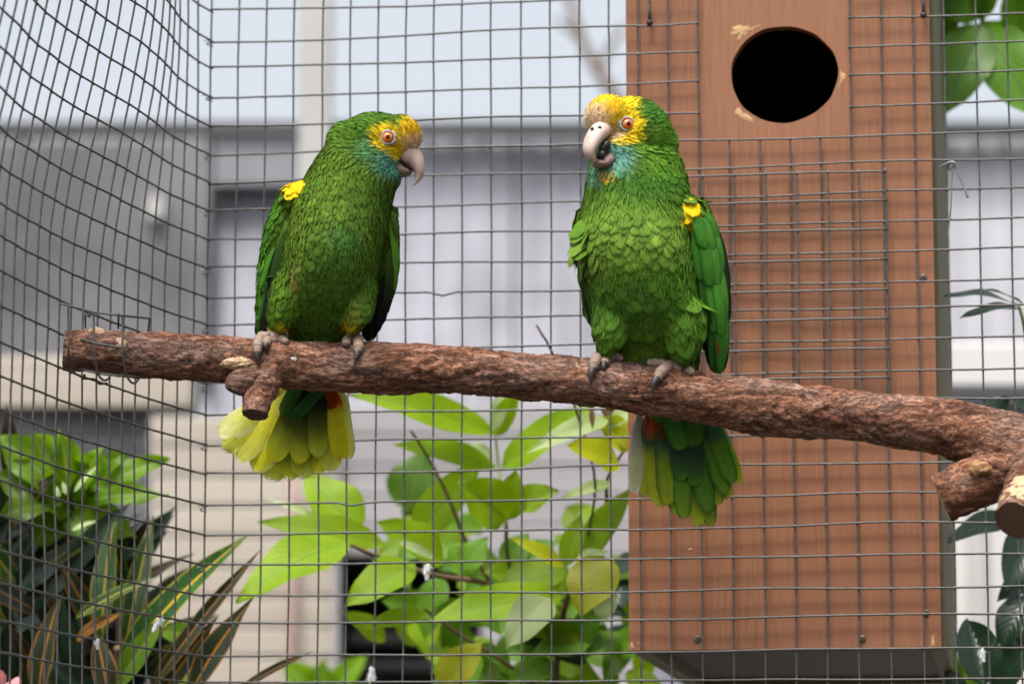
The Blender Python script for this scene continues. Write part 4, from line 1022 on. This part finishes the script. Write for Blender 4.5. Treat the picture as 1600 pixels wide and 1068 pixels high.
for k, (rx, ry, tx, ty, w, dy0, dy1, c0, c1, ed) in enumerate([
    (1112, 400, 1131, 578, 22, .012, .03, BLK, (.012, .02, .03), None), (1118, 350, 1137, 470, 14, .014, .022, (.012, .03, .02), BLK, None), (1126, 400, 1138, 505, 12, .012, .02, (.014, .04, .02), BLK, None),
    (1108, 450, 1116, 578, 24, .002, .022, G3, (.03, .12, .02), EDG), (1116, 455, 1126, 582, 22, .004, .022, G1, (.04, .15, .02), EDG), (1123, 450, 1133, 560, 18, .006, .02, G2, G3, EDG),
    (1098, 410, 1106, 502, 28, -.006, .006, G3, G1, EDG), (1106, 415, 1117, 520, 26, -.004, .006, G1, G2, EDG), (1115, 420, 1127, 525, 22, -.002, .008, G2, G1, EDG), (1122, 410, 1133, 500, 16, .0, .008, G2, G2, EDG),
    (1086, 360, 1097, 438, 27, -.016, -.010, G3, G1, EDG), (1098, 365, 1110, 448, 26, -.014, -.008, G1, G1, EDG), (1107, 362, 1121, 447, 22, -.010, -.004, G2, G2, EDG), (1112, 352, 1128, 425, 18, -.006, .0, G2, G2, EDG),
    (1088, 338, 1102, 388, 26, -.020, -.018, G1, G2, EDG), (1098, 340, 1115, 392, 22, -.016, -.012, G2, G2, EDG), (1104, 332, 1122, 380, 18, -.012, -.006, G2, G2, EDG), (1121, 534, 1124, 554, 4, .004, .010, (.3, .04, .01), (.35, .05, .02), None)]):
    feather('flight_feather', W1, 'flight_feather', P(rx, ry, YE + dy0 - .014), P(tx, ty, YE + dy1 - .010), w * S(YE), (.45, -1, .1), bend=.05, side=-.02, cols=[(0, c0), (1, c1)], edge=ed, seed=200 + k, tipw=.35, camber=.25)
for k, (rx, ry, tx, ty, w, dy0, dy1, c0, c1) in enumerate([(912, 395, 921, 495, 12, .008, .022, (.03, .1, .015), BLK), (910, 380, 912, 460, 10, .006, .018, (.05, .17, .015), (.02, .05, .01)), (914, 410, 930, 520, 12, .01, .026, (.02, .05, .01), BLK)]):
    feather('flight_feather', W2, 'flight_feather', P(rx, ry, YE + dy0 - .006), P(tx, ty, YE + dy1 - .004), w * S(YE), (-.5, -1, .1), bend=.04, side=.02, cols=[(0, c0), (1, c1)], seed=240 + k)
TE = (.03, .09, .05); YGR = (.30, .36, .02); GT = (.085, .20, .016); RD2 = (.36, .055, .012); GRY = (.26, .28, .25)
tail = mesh_obj('tail', *capsule([(1046, 610, 36, .05), (1056, 640, 34, .058), (1062, 660, 22, .064)], YE), M['under_down'], b2.root)
TL = [(1000, 640, 991, 772, 24, .060, [(0, GRY), (.3, GRY), (.6, (.40, .44, .22)), (1, (.42, .46, .28))], (.46, .48, .38)),
      (1016, 640, 1010, 778, 34, .058, [(0, RD2), (.35, TE), (.5, YGR), (1, YGR)], None), (1024, 640, 1032, 793, 38, .054, [(0, RD2), (.2, RD2), (.34, TE), (.5, YGR), (1, (.34, .38, .02))], None),
      (1036, 642, 1044, 790, 34, .050, [(0, RD2), (.2, (.2, .05, .012)), (.35, TE), (.55, (.17, .26, .018)), (1, (.26, .32, .02))], EDG), (1050, 645, 1056, 806, 30, .054, [(0, TE), (.5, TE), (.7, GT), (1, YGR)], EDG), (1058, 648, 1069, 812, 30, .050, [(0, TE), (.45, (.02, .05, .035)), (.62, GT), (1, (.15, .24, .02))], EDG),
      (1070, 648, 1092, 824, 32, .056, [(0, TE), (.5, GT), (1, YGR)], None), (1078, 648, 1112, 824, 34, .060, [(0, TE), (.5, GT), (1, (.2, .27, .02))], EDG), (1080, 646, 1108, 802, 34, .050, [(0, TE), (.35, (.05, .14, .02)), (1, GT)], EDG),
      (1090, 646, 1124, 790, 32, .053, [(0, RD2), (.25, TE), (.5, GT), (1, (.2, .26, .02))], EDG), (1094, 646, 1138, 780, 32, .057, [(0, RD2), (.3, GT), (1, YGR)], None), (1100, 645, 1134, 772, 30, .049, [(0, RD2), (.2, TE), (.45, GT), (1, (.12, .23, .02))], EDG),
      (1108, 645, 1146, 755, 30, .046, [(0, (.04, .14, .02)), (.3, TE), (.45, GT), (1, GT)], EDG), (1114, 645, 1156, 756, 26, .056, [(0, GRY), (.4, GT), (1, YGR)], None),
      (1040, 632, 1068, 702, 34, .036, [(0, (.05, .19, .025)), (1, (.07, .2, .02))], EDG), (1085, 632, 1084, 698, 36, .038, [(0, (.05, .16, .02)), (1, (.06, .17, .02))], EDG), (1060, 640, 1064, 752, 32, .044, [(0, TE), (.6, (.02, .05, .03)), (.85, (.04, .10, .02)), (1, GT)], None), (1076, 642, 1088, 760, 30, .045, [(0, TE), (.6, (.02, .05, .03)), (.85, (.04, .10, .02)), (1, GT)], None)]
for k, (rx, ry, tx, ty, w, dy, cs, ed) in enumerate(TL):
    feather('tail_feather', tail, 'flight_feather', P(rx, ry, YE + dy), P(tx, ty, YE + dy + .012), w * S(YE), (.002 * (tx - 1070), -1, .2), bend=-.02, camber=.14, nl=20, nw=9, cols=cs, edge=ed, seed=300 + k, tipw=.30, wav=.10, base=.35)
foot(b2, (948, 562), (950, 545), [([(946, 558), (936, 557), (929, 567), (927, 573)], [(923, 585), (924, 601)], .0052), ([(952, 557), (948, 560), (945, 566)], [(943, 572), (944, 578)], .0048), ([(956, 557), (964, 557), (969, 560)], [(972, 561), (975, 566)], .0040)], YE)
foot(b2, (1064, 576), (1068, 562), [([(1066, 574), (1046, 572), (1034, 580), (1028, 588)], [(1021, 599), (1019, 617)], .0056), ([(1046, 572), (1030, 568), (1016, 567)], [(1008, 568), (1003, 577)], .0048), ([(1062, 574), (1074, 577), (1080, 581)], [(1083, 584)], .0044)], YE)
# ================================================================ plants behind the mesh
def leaf_mat(name, c1, c2, rib, trans, tcol, rough=.38, veins=26, speck=None, edge=None, midw=.03, ribf=.6):
    t = NT(name); uv = t.n('ShaderNodeUVMap').outputs[0]; sx = t.n('ShaderNodeSeparateXYZ'); t.t.links.new(uv, sx.inputs[0]); u, v = sx.outputs[0], sx.outputs[1]
    a = t.math('ABSOLUTE', t.math('SUBTRACT', u, .5)); nz = t.noise(25, 4); nf = t.noise(220, 3)
    at = t.n('ShaderNodeAttribute', attribute_name='Col').outputs['Color']
    c = t.ramp(nz, [(.3, c1), (.7, c2)])
    if speck: c = t.mix(t.ramp(t.noise(130, 3), [(.58, 0), (.66, .9)]), c, speck)
    st = t.math('SINE', t.math('ADD', t.math('MULTIPLY', v, veins * 3.0), t.math('MULTIPLY', a, -veins * 2.2)))
    c = t.mix(t.math('MULTIPLY', t.ramp(st, [(.70, 0), (.95, 1)]), .30), c, t.mix(1.0, c, (1.35, 1.3, 1.3), 'MULTIPLY'))
    c = t.mix(t.math('MULTIPLY', t.ramp(a, [(midw * .45, 1), (midw, 0)]), ribf), c, rib)
    if edge: c = t.mix(t.ramp(t.math('ADD', a, t.math('MULTIPLY', nf, .06)), [(.46, 0), (.49, .9)]), c, edge)
    c = t.mix(1.0, c, at, 'MULTIPLY')
    t.p(Base_Color=c, Roughness=rough); t.b.inputs['Specular IOR Level'].default_value = .3; t.bump(t.math('ADD', st, nf), .18, .0006)
    tr = t.n('ShaderNodeBsdfTranslucent', {'Color': t.mix(1.0, c, tcol, 'MULTIPLY')}); mx = t.n('ShaderNodeMixShader', {0: trans})
    t.t.links.new(t.b.outputs[0], mx.inputs[1]); t.t.links.new(tr.outputs[0], mx.inputs[2]); t.t.links.new(mx.outputs[0], t.out.inputs[0]); M[name] = t.m
leaf_mat('young_leaf', (.20, .36, .006), (.29, .44, .008), (.12, .27, .04), .5, (1.3, 1.25, .4), .5)
leaf_mat('mid_leaf', (.10, .24, .016), (.16, .33, .02), (.22, .38, .05), .45, (1.3, 1.3, .5), .5)
leaf_mat('pale_leaf', (.40, .52, .20), (.52, .62, .30), (.50, .62, .30), .4, (1.2, 1.2, 1.0), .5)
leaf_mat('yellow_leaf', (.45, .48, .015), (.56, .58, .03), (.35, .42, .04), .5, (1.3, 1.3, .4), .5)
leaf_mat('croton_leaf', (.014, .05, .012), (.03, .10, .016), (.62, .40, .02), .22, (1.2, 1.2, 1), .3, 20, (.10, .16, .02), (.30, .26, .03), .05, .9)
leaf_mat('croton_dark', (.010, .018, .010), (.025, .04, .014), (.45, .17, .02), .15, (1.2, 1.2, 1), .3, 20, (.05, .03, .01), (.28, .12, .02), .05, .8)
leaf_mat('croton_orange', (.10, .06, .012), (.25, .10, .015), (.62, .28, .02), .2, (1.2, 1.2, 1), .3, 20, (.03, .04, .012), (.40, .18, .02), .06, .8)
leaf_mat('glossy_leaf', (.010, .028, .014), (.018, .045, .020), (.03, .07, .03), .06, (1, 1, 1), .22, 18)
leaf_mat('fern_leaf', (.13, .28, .008), (.20, .37, .010), (.40, .52, .20), .5, (1.3, 1.25, .5), .45, 18, None, None, .05, .6)
leaf_mat('top_leaf', (.07, .18, .012), (.11, .26, .016), (.05, .12, .015), .5, (1.4, 1.4, .9))
leaf_mat('dead_leaf', (.16, .09, .04), (.24, .14, .06), (.12, .07, .03), .3, (1.1, 1, .9), .7)
simple('green_stem', (.14, .17, .04), .6, 0, .3, 60); simple('brown_stem', (.13, .075, .04), .7, 0, .3, 90)
simple('white_down', (.85, .86, .88), .9, 0, .05, 300); simple('pink_petal', (.75, .25, .28), .6, 0, .2, 200)
def leaf(parent, mat, base, tip, w, Y0, Y1=None, n=(-.1, -1, .5), fold=.22, droop=.10, tone=1., seed=0, ac=.22, nl=16, nw=9, side=0., stalk=True, petr=.0011, wv=.05):
    """base, tip: photo pixels; w: width in pixels; Y0, Y1: distances of base and tip"""
    Y1 = Y0 if Y1 is None else Y1; r_ = np.random.default_rng(seed + 900); ph = r_.uniform(0, 6.28, 3)
    b, t_ = P(*base, Y0), P(*tip, Y1); ax = t_ - b; L = ax.length; d = ax / L; nn = Vector(n); nn = (nn - d * nn.dot(d)).normalized(); sd = d.cross(nn); W = w * S(Y0)
    V = []; UV = []
    for i in range(nl):
        t = i / (nl - 1); t = .5 * t + .5 * (1 - (1 - t) ** 1.5)
        sh = math.sin(math.pi * min(1, t ** .82)) ** .75 * (1 - .25 * t)
        if t > 1 - ac: sh = max(sh * (1 - ((t - 1 + ac) / ac) ** 1.6 * .55), .0)
        sh = max(sh, .03 * (1 - t))
        for k in range(nw):
            s_ = -1 + 2 * k / (nw - 1)
            h = fold * abs(s_) * sh * W * .5 + droop * L * (t * (1 - t) * 4 * .5) - .05 * L * t * t + wv * W * math.sin(t * 11 + ph[0] + (2 if s_ > 0 else 0)) * s_ * s_
            V.append(b + d * (L * t) + sd * (W * .55 * sh * s_ + side * L * 4 * t * (1 - t)) + nn * h); UV.append((s_ * .5 + .5, t))
    Fc = [(i * nw + k, i * nw + k + 1, (i + 1) * nw + k + 1, (i + 1) * nw + k) for i in range(nl - 1) for k in range(nw - 1)]
    j = r_.uniform(.9, 1.1); C = np.tile(np.array((tone * j, tone * j, tone * j)), (len(V), 1))
    return mesh_obj('leaf', V, Fc, M[mat], parent, True, uv=UV, colr=C)
def stem(parent, pts, r0, r1, mat='brown_stem', ground=False, n=30):
    q = [tuple(P(x, y, Y)) for (x, y, Y) in pts]
    if ground: q.append((q[-1][0] + .03, q[-1][1] + .02, 0.0))
    A = spline(q, n); v, f = tube([Vector(a) for a in A], list(np.linspace(r0, r1, n)), 8); return mesh_obj('stem', v, f, M[mat], parent)
# ---- bright leafy shrub
B = 3.86
sh = empty('leafy_shrub', Vector((P(860, 1068, B + .1).x, B + .1, 0)), label='bright yellow-green leafy shrub behind the mesh left of the nest box', cat='shrub')
for i, (m, b, t, w, y0, y1, tn, kw) in enumerate([
    ('young_leaf', (770, 676), (548, 610), 62, 3.86, 3.80, 1, {}), ('young_leaf', (770, 680), (812, 604), 36, 3.9, 3.86, .9, {}), ('pale_leaf', (772, 672), (786, 604), 26, 3.88, 3.88, .8, {}),  # last one is a pale shape painted in as its neighbour's white highlight
    ('young_leaf', (786, 730), (932, 628), 60, 3.84, 3.80, 1, {}), ('young_leaf', (776, 730), (616, 690), 46, 3.88, 3.84, .95, {}), ('pale_leaf', (770, 714), (735, 690), 18, 3.9, 3.9, .7, {}),
    ('young_leaf', (648, 836), (752, 720), 66, 3.9, 3.88, .85, {}), ('young_leaf', (792, 812), (716, 752), 84, 3.78, 3.74, .85, {'fold': .45}), ('young_leaf', (792, 812), (806, 732), 50, 3.80, 3.78, .75, {}), ('young_leaf', (806, 790), (872, 764), 48, 3.8, 3.78, .8, {}),
    ('pale_leaf', (955, 754), (878, 776), 22, 3.74, 3.70, 1.05, {}), ('pale_leaf', (950, 656), (826, 704), 36, 3.7, 3.64, 1.1, {'droop': .2}), ('pale_leaf', (990, 640), (930, 670), 40, 3.74, 3.7, 1.0, {}), ('yellow_leaf', (968, 726), (888, 692), 60, 3.68, 3.64, .95, {}), ('yellow_leaf', (985, 700), (932, 652), 66, 3.72, 3.7, .95, {}), ('yellow_leaf', (978, 700), (992, 648), 40, 3.7, 3.7, .9, {}),
    ('young_leaf', (546, 848), (368, 934), 92, 3.78, 3.72, 1.05, {'droop': .16}), ('young_leaf', (560, 832), (474, 738), 86, 3.88, 3.90, .95, {}), ('young_leaf', (604, 852), (404, 810), 54, 3.84, 3.80, .85, {}), ('pale_leaf', (512, 820), (415, 776), 14, 3.9, 3.9, .8, {}),
    ('young_leaf', (694, 878), (590, 812), 74, 3.80, 3.76, .85, {}), ('pale_leaf', (680, 872), (618, 842), 16, 3.74, 3.74, .8, {}), ('young_leaf', (648, 880), (538, 944), 70, 3.76, 3.72, 1.0, {}), ('young_leaf', (668, 958), (562, 980), 34, 3.78, 3.74, .95, {}),
    ('young_leaf', (880, 932), (664, 966), 70, 3.76, 3.72, .95, {}), ('young_leaf', (884, 892), (768, 926), 76, 3.80, 3.78, .7, {}), ('pale_leaf', (860, 934), (790, 1010), 72, 3.68, 3.66, .62, {'fold': .3}), ('yellow_leaf', (946, 870), (906, 962), 88, 3.66, 3.64, .55, {}),
    ('yellow_leaf', (880, 884), (800, 838), 28, 3.72, 3.7, .85, {}), ('young_leaf', (882, 884), (908, 800), 36, 3.72, 3.72, .95, {}), ('young_leaf', (904, 884), (990, 756), 52, 3.78, 3.74, .75, {}), ('mid_leaf', (722, 892), (762, 838), 50, 3.84, 3.84, .9, {}), ('mid_leaf', (742, 900), (700, 845), 50, 3.86, 3.86, .95, {}),
    ('yellow_leaf', (690, 1076), (752, 1002), 66, 3.74, 3.72, .55, {}), ('mid_leaf', (790, 888), (826, 830), 50, 3.9, 3.9, .8, {}), ('mid_leaf', (800, 880), (876, 842), 40, 3.9, 3.9, .9, {}), ('pale_leaf', (900, 890), (950, 858), 40, 3.7, 3.7, .75, {}), ('pale_leaf', (930, 960), (966, 930), 36, 3.74, 3.74, .7, {}),
    ('mid_leaf', (850, 1000), (838, 950), 56, 3.84, 3.8, 1, {}), ('mid_leaf', (900, 1010), (940, 930), 44, 3.84, 3.82, .8, {}), ('mid_leaf', (800, 1050), (746, 1006), 50, 3.9, 3.86, .9, {}), ('mid_leaf', (690, 900), (662, 1000), 56, 3.96, 3.96, .9, {}), ('mid_leaf', (640, 800), (662, 700), 90, 4.3, 4.3, .55, {}), ('mid_leaf', (680, 840), (650, 730), 80, 4.35, 4.3, .5, {}),
    ('dead_leaf', (924, 636), (926, 670), 9, 3.66, 3.66, .9, {}), ('dead_leaf', (955, 625), (945, 652), 26, 3.7, 3.7, .9, {})]):
    kw.setdefault('n', (random.uniform(-.3, .3), -1, random.uniform(.25, .8))); leaf(sh, m, b, t, w, y0, y1, tone=tn, seed=i, **kw)
r2 = np.random.default_rng(5)
for i in range(95):
    x, y = r2.uniform(720, 1000), r2.uniform(890, 1120); a = r2.uniform(0, 6.28); l = r2.uniform(60, 110)
    Y = r2.uniform(3.84, 4.15)
    leaf(sh, ['mid_leaf', 'young_leaf', 'mid_leaf', 'glossy_leaf'][int(r2.integers(0, 4))] if x > 900 else ['mid_leaf', 'young_leaf'][int(r2.integers(0, 2))], (x, y), (x + math.cos(a) * l, y + math.sin(a) * l * .7), r2.uniform(34, 56), Y, Y - .03, n=(r2.uniform(-.5, .5), -1, r2.uniform(.1, .9)), tone=r2.uniform(.55, 1.0), seed=200 + i)
for i in range(28):
    x, y = r2.uniform(600, 960), r2.uniform(780, 1010); a = r2.uniform(0, 6.28); l = r2.uniform(60, 105); Y = r2.uniform(3.98, 4.3)
    leaf(sh, ['mid_leaf', 'young_leaf', 'young_leaf'][int(r2.integers(0, 3))], (x, y), (x + math.cos(a) * l, y + math.sin(a) * l * .7), r2.uniform(36, 60), Y, Y - .03, n=(r2.uniform(-.6, .6), -1, r2.uniform(0, .9)), tone=r2.uniform(.55, .95), seed=800 + i, droop=r2.uniform(0, .25), side=r2.uniform(-.06, .06))
stem(sh, [(545, 850, 3.80), (600, 872, 3.82), (680, 898, 3.83), (770, 916, 3.85), (830, 985, 3.88), (870, 1080, B + .1)], .0018, .005, ground=True)
stem(sh, [(642, 672, 3.82), (672, 720, 3.84), (702, 780, 3.86), (730, 850, 3.88), (770, 915, 3.9)], .0014, .0026)
stem(sh, [(774, 678, 3.87), (780, 735, 3.87), (790, 812, 3.82), (795, 880, 3.86), (830, 990, 3.9)], .0012, .003, 'green_stem')
stem(sh, [(662, 950, 3.79), (715, 988, 3.82), (800, 1042, 3.86), (850, 1090, 3.9)], .0014, .003)
stem(sh, [(985, 690, 3.74), (950, 745, 3.75), (945, 800, 3.78), (905, 885, 3.8), (880, 960, 3.84), (865, 1080, 3.9)], .0014, .004)
stem(sh, [(838, 507, 3.6), (848, 524, 3.6), (860, 545, 3.61), (900, 640, 3.66), (930, 760, 3.72), (905, 885, 3.8)], .0011, .0016)
# ---- palmate light-green plant and crotons on the left
pl = empty('palmate_plant', Vector((P(100, 1068, 3.95).x, 3.95, 0)), label='light green plant with lobed finger-like leaves above the dark striped leaves', cat='plant')
for i, (b, t, w, tn) in enumerate([((108, 782), (-8, 676), 62, 1), ((108, 780), (52, 676), 62, .95), ((110, 776), (96, 678), 60, 1.0), ((112, 776), (158, 700), 44, 1.05), ((118, 780), (262, 712), 46, 1.0), ((130, 770), (196, 704), 40, .95), ((118, 786), (262, 770), 36, .85), ((112, 790), (214, 838), 46, 1.0), ((104, 790), (-10, 740), 60, .6), ((104, 790), (2, 800), 60, .5), ((104, 796), (50, 850), 54, .5), ((110, 796), (150, 850), 40, .65), ((100, 786), (20, 716), 54, .9)]):
    leaf(pl, 'fern_leaf', b, t, w * 1.25, 3.84, 3.80 + r2.uniform(-.05, .05), n=(r2.uniform(-.3, .3), -1, r2.uniform(.3, .9)), tone=tn * .8, seed=300 + i, fold=.3, wv=.16, ac=.12)
for (b, t) in (((116, 768), (152, 726)), ((104, 772), (98, 752)), ((112, 828), (152, 812)), ((92, 776), (86, 758))): leaf(pl, 'pale_leaf', b, t, 9, 3.78, tone=1.0)
stem(pl, [(108, 780, 3.84), (100, 850, 3.86), (90, 950, 3.9), (85, 1080, 3.95)], .003, .005, 'green_stem', ground=True)
ct = empty('croton', Vector((P(190, 1068, 3.80).x, 3.80, 0)), label='croton with long dark strap leaves striped yellow and orange beside the mesh corner', cat='plant')
for i, (m, b, t, w, y0, y1, tn) in enumerate([
    ('croton_leaf', (185, 1040), (384, 828), 50, 3.74, 3.68, 1.25), ('croton_dark', (235, 1075), (408, 852), 26, 3.72, 3.68, 1.1), ('croton_dark', (296, 1085), (392, 932), 44, 3.68, 3.64, 1.0), ('croton_leaf', (160, 1000), (178, 796), 42, 3.78, 3.8, .55), ('croton_leaf', (195, 1010), (240, 800), 36, 3.78, 3.8, .5), ('croton_leaf', (118, 966), (246, 896), 22, 3.72, 3.7, .9), ('croton_orange', (120, 1000), (190, 955), 24, 3.74, 3.7, .9), ('fern_leaf', (180, 1075), (262, 955), 40, 3.72, 3.7, .55), ('fern_leaf', (255, 985), (342, 1008), 36, 3.76, 3.7, .6), ('croton_dark', (360, 1090), (490, 1012), 16, 3.66, 3.6, 1.2), ('croton_dark', (170, 1090), (150, 985), 40, 3.7, 3.7, .8), ('croton_dark', (60, 1090), (90, 930), 44, 3.76, 3.74, .9), ('fern_leaf', (230, 960), (130, 900), 60, 3.9, 3.9, .45), ('croton_dark', (250, 1090), (340, 960), 36, 3.74, 3.7, .9)]):
    leaf(ct, m, b, t, w, y0, y1, n=(r2.uniform(-.4, .2), -1, r2.uniform(.2, .7)), tone=tn, seed=400 + i, fold=.35, ac=.35, wv=.05)
for i in range(150):
    x, y = r2.uniform(-60, 235), r2.uniform(900, 1120); a = r2.uniform(-2.7, -.4); l = r2.uniform(90, 170); Y = r2.uniform(3.82, 4.1)
    if x < 60: y -= r2.uniform(0, 140)
    leaf(ct, ['croton_dark', 'croton_leaf', 'glossy_leaf', 'glossy_leaf', 'glossy_leaf'][int(r2.integers(0, 5))], (x, y), (x + math.cos(a) * l, y + math.sin(a) * l), r2.uniform(26, 44), Y, Y - .03, n=(r2.uniform(-.6, .4), -1, r2.uniform(.1, .8)), tone=r2.uniform(.25, .6), seed=460 + i, ac=.3)
stem(ct, [(185, 1010, 3.78), (190, 1060, 3.8), (190, 1140, 3.8)], .005, .007, ground=True); stem(ct, [(60, 830, 3.9), (70, 960, 3.9), (75, 1100, 3.88)], .003, .007, ground=True)
# ---- soft bright plant low behind the opening
lo = empty('low_plant', Vector((P(510, 1068, 4.9).x, 4.9, 0)), label='small bright green leafy plant low in front of the dark opening', cat='plant')
for i, (b, t, w) in enumerate([((505, 1100), (440, 1030), 60), ((510, 1100), (570, 1022), 54), ((506, 1100), (505, 1030), 60), ((505, 1105), (420, 1075), 50), ((510, 1105), (590, 1075), 50)]): leaf(lo, 'fern_leaf', b, t, w, 4.9, 4.85, tone=1.0, seed=520 + i)
stem(lo, [(508, 1098, 4.9), (508, 1200, 4.9)], .004, .006, 'green_stem', ground=True)
lo = empty('low_plant', Vector((P(285, 1068, 4.6).x, 4.6, 0)), label='small yellow-green leaf clump low behind the striped croton leaves', cat='plant')
for i, (b, t, w) in enumerate([((285, 1110), (262, 1040), 44), ((290, 1110), (330, 1030), 50), ((280, 1110), (240, 1060), 40)]): leaf(lo, 'young_leaf', b, t, w, 4.6, 4.55, tone=.9, seed=540 + i)
stem(lo, [(286, 1108, 4.6), (286, 1200, 4.6)], .004, .006, 'green_stem', ground=True)
# ---- dark glossy plant right of the box
gl = empty('glossy_plant', Vector((P(1640, 1068, 3.75).x, 3.75, 0)), label='dark glossy round-leaved plant right of the nest box under the branch', cat='plant')
for i, (b, t, w, y0, y1, kw) in enumerate([((1590, 806), (1478, 842), 46, 3.72, 3.66, {}), ((1606, 826), (1574, 922), 62, 3.72, 3.68, {}), ((1620, 892), (1560, 936), 46, 3.76, 3.7, {}), ((1606, 932), (1562, 1014), 62, 3.7, 3.68, {}), ((1536, 1072), (1512, 962), 74, 3.62, 3.66, {'fold': .6}), ((1552, 1080), (1610, 1004), 46, 3.62, 3.6, {}), ((1570, 650), (1540, 622), 50, 3.74, 3.74, {}), ((1640, 660), (1584, 628), 50, 3.74, 3.7, {}), ((1560, 1060), (1590, 960), 50, 3.78, 3.78, {}), ((1500, 1100), (1480, 1040), 40, 3.8, 3.8, {}), ((1620, 980), (1590, 1050), 60, 3.8, 3.76, {}), ((1592, 478), (1476, 456), 40, 3.62, 3.56, {'n': (0, -.6, 1)}), ((1600, 476), (1530, 448), 26, 3.60, 3.58, {'n': (0, -.4, 1)}), ((1598, 482), (1500, 492), 34, 3.64, 3.6, {'n': (0, -.6, 1)})]):
    kw.setdefault('n', (r2.uniform(-.3, .3), -1, r2.uniform(.3, .7))); leaf(gl, 'glossy_leaf', b, t, w, y0, y1, seed=600 + i, ac=.12, tone=1.0, **kw)
for i, (b, t, w) in enumerate([((1496, 1080), (1484, 1000), 26), ((1600, 960), (1572, 930), 30), ((1520, 1080), (1494, 1030), 34)]): leaf(gl, 'fern_leaf', b, t, w, 3.85, 3.85, tone=.8, seed=640 + i)
stem(gl, [(1592, 478, 3.62), (1602, 520, 3.63), (1612, 640, 3.7), (1608, 820, 3.74), (1606, 940, 3.74), (1610, 1080, 3.75)], .0016, .005, 'green_stem', ground=True)
# ---- large leaves hanging in at the upper right
tp = empty('overhanging_tree', Vector((P(1720, 1068, 4.5).x, 4.5, 0)), label='tree with large fresh green leaves hanging over beside the nest box top', cat='tree')
for i, (b, t, w, tn) in enumerate([((1534, 36), (1474, 178), 92, .9), ((1534, 36), (1626, 188), 104, 1.1), ((1530, 30), (1478, -60), 96, .9), ((1600, 20), (1640, -60), 80, .8), ((1534, 30), (1546, -70), 44, .7), ((1596, 60), (1585, -40), 60, .75), ((1480, 60), (1440, -40), 90, .7)]):
    leaf(tp, 'top_leaf', b, t, w, 4.0, 3.96, n=(r2.uniform(-.2, .2), -1, r2.uniform(.1, .4)), tone=tn, seed=700 + i, droop=.04)
stem(tp, [(1534, 34, 4.0), (1560, -60, 4.05), (1640, -200, 4.2), (1740, -50, 4.45), (1750, 600, 4.5)], .003, .03, ground=True)
# ---- bare twig far behind, soft against the sky
tw = empty('bare_twig_tree', Vector((P(860, 1068, 11).x, 12.6, 0)), label='thin bare twigs rising above the shed roof against the sky', cat='tree')
stem(tw, [(880, -40, 12.6), (908, 60, 12.6), (940, 120, 12.6), (975, 185, 12.6), (1010, 400, 12.6)], .012, .035, ground=True)
stem(tw, [(975, 40, 12.6), (950, 80, 12.6), (935, 115, 12.6)], .01, .014); stem(tw, [(870, 30, 12.6), (905, 60, 12.6)], .008, .012)
# ---- down feathers caught in the mesh
def down(p, size, n, label, seed, dirn=(0, -.2, -1)):
    r_ = np.random.default_rng(seed); parts = []; D = Vector(dirn).normalized(); q = [p]
    for k in range(6): q.append(q[-1] + (D + Vector(r_.normal(0, .18, 3))).normalized() * size / 6)
    parts.append(tube(q, list(np.linspace(.0005, .0002, 7)), 5))
    for i in range(n * 4):
        k = r_.uniform(0, 5.6); b0 = q[int(k)].lerp(q[int(k) + 1], k % 1); d = (Vector(r_.normal(0, 1, 3)).normalized() + D * .9).normalized(); l = size * r_.uniform(.16, .42) * (1.1 - .1 * k); c_ = [b0]
        for _ in range(3): d = (d + Vector(r_.normal(0, .35, 3)) + Vector((0, 0, -.12))).normalized(); c_.append(c_[-1] + d * l / 3)
        parts.append(tube(c_, list(np.linspace(.00022, .00008, 4)), 3, False))
    v, f = join_geo(parts); o = mesh_obj('down_feather', v, f, M['white_down']); tag(o, label, 'feather', 'white down caught in the mesh')
down(onpanel(668, 880, -.003), .017, 90, 'white down feather hanging on the back mesh before the leafy shrub', 1)
kz = lambda k, y: min(hz, key=lambda z: abs(PX(lpt(k, z))[1] - y))
down(lpt(3, kz(3, 966)) + Vector((.002, -.002, 0)), .017, 90, 'fluffy white down tuft on the side mesh before the striped croton leaves', 2, (-.5, 0, -1))
down(lpt(8, kz(8, 992)) + Vector((.002, -.002, 0)), .011, 60, 'small white down tuft on the side mesh over dark leaves', 3)
down(onpanel(1535, 1012, -.003), .014, 70, 'white down feather on the mesh before the dark glossy leaves', 4)
down(onpanel(580, 1066, -.003), .017, 80, 'white down at the foot of the back mesh before the dark opening', 5, (0, 0, .6))
fl_ = empty('pink_flower', P(-2, 1078, 3.7), label='pink flower petals at the foot of the side mesh', cat='flower')
for i, (b, t, w) in enumerate([((-5, 1085), (32, 1062), 22), ((-8, 1085), (4, 1048), 20), ((-8, 1088), (-30, 1060), 22)]):
    V, Fc, UV, C = feather_geo(P(*b, 3.7), P(*t, 3.68), w * S(3.7), (0, -1, .5), cols=[(0, (1, 1, 1)), (1, (1, 1, 1))], nl=8, nw=5); mesh_obj('petal', V, Fc, M['pink_petal'], fl_)
stem(fl_, [(-6, 1085, 3.7), (-8, 1140, 3.7)], .002, .003, 'green_stem', ground=True)
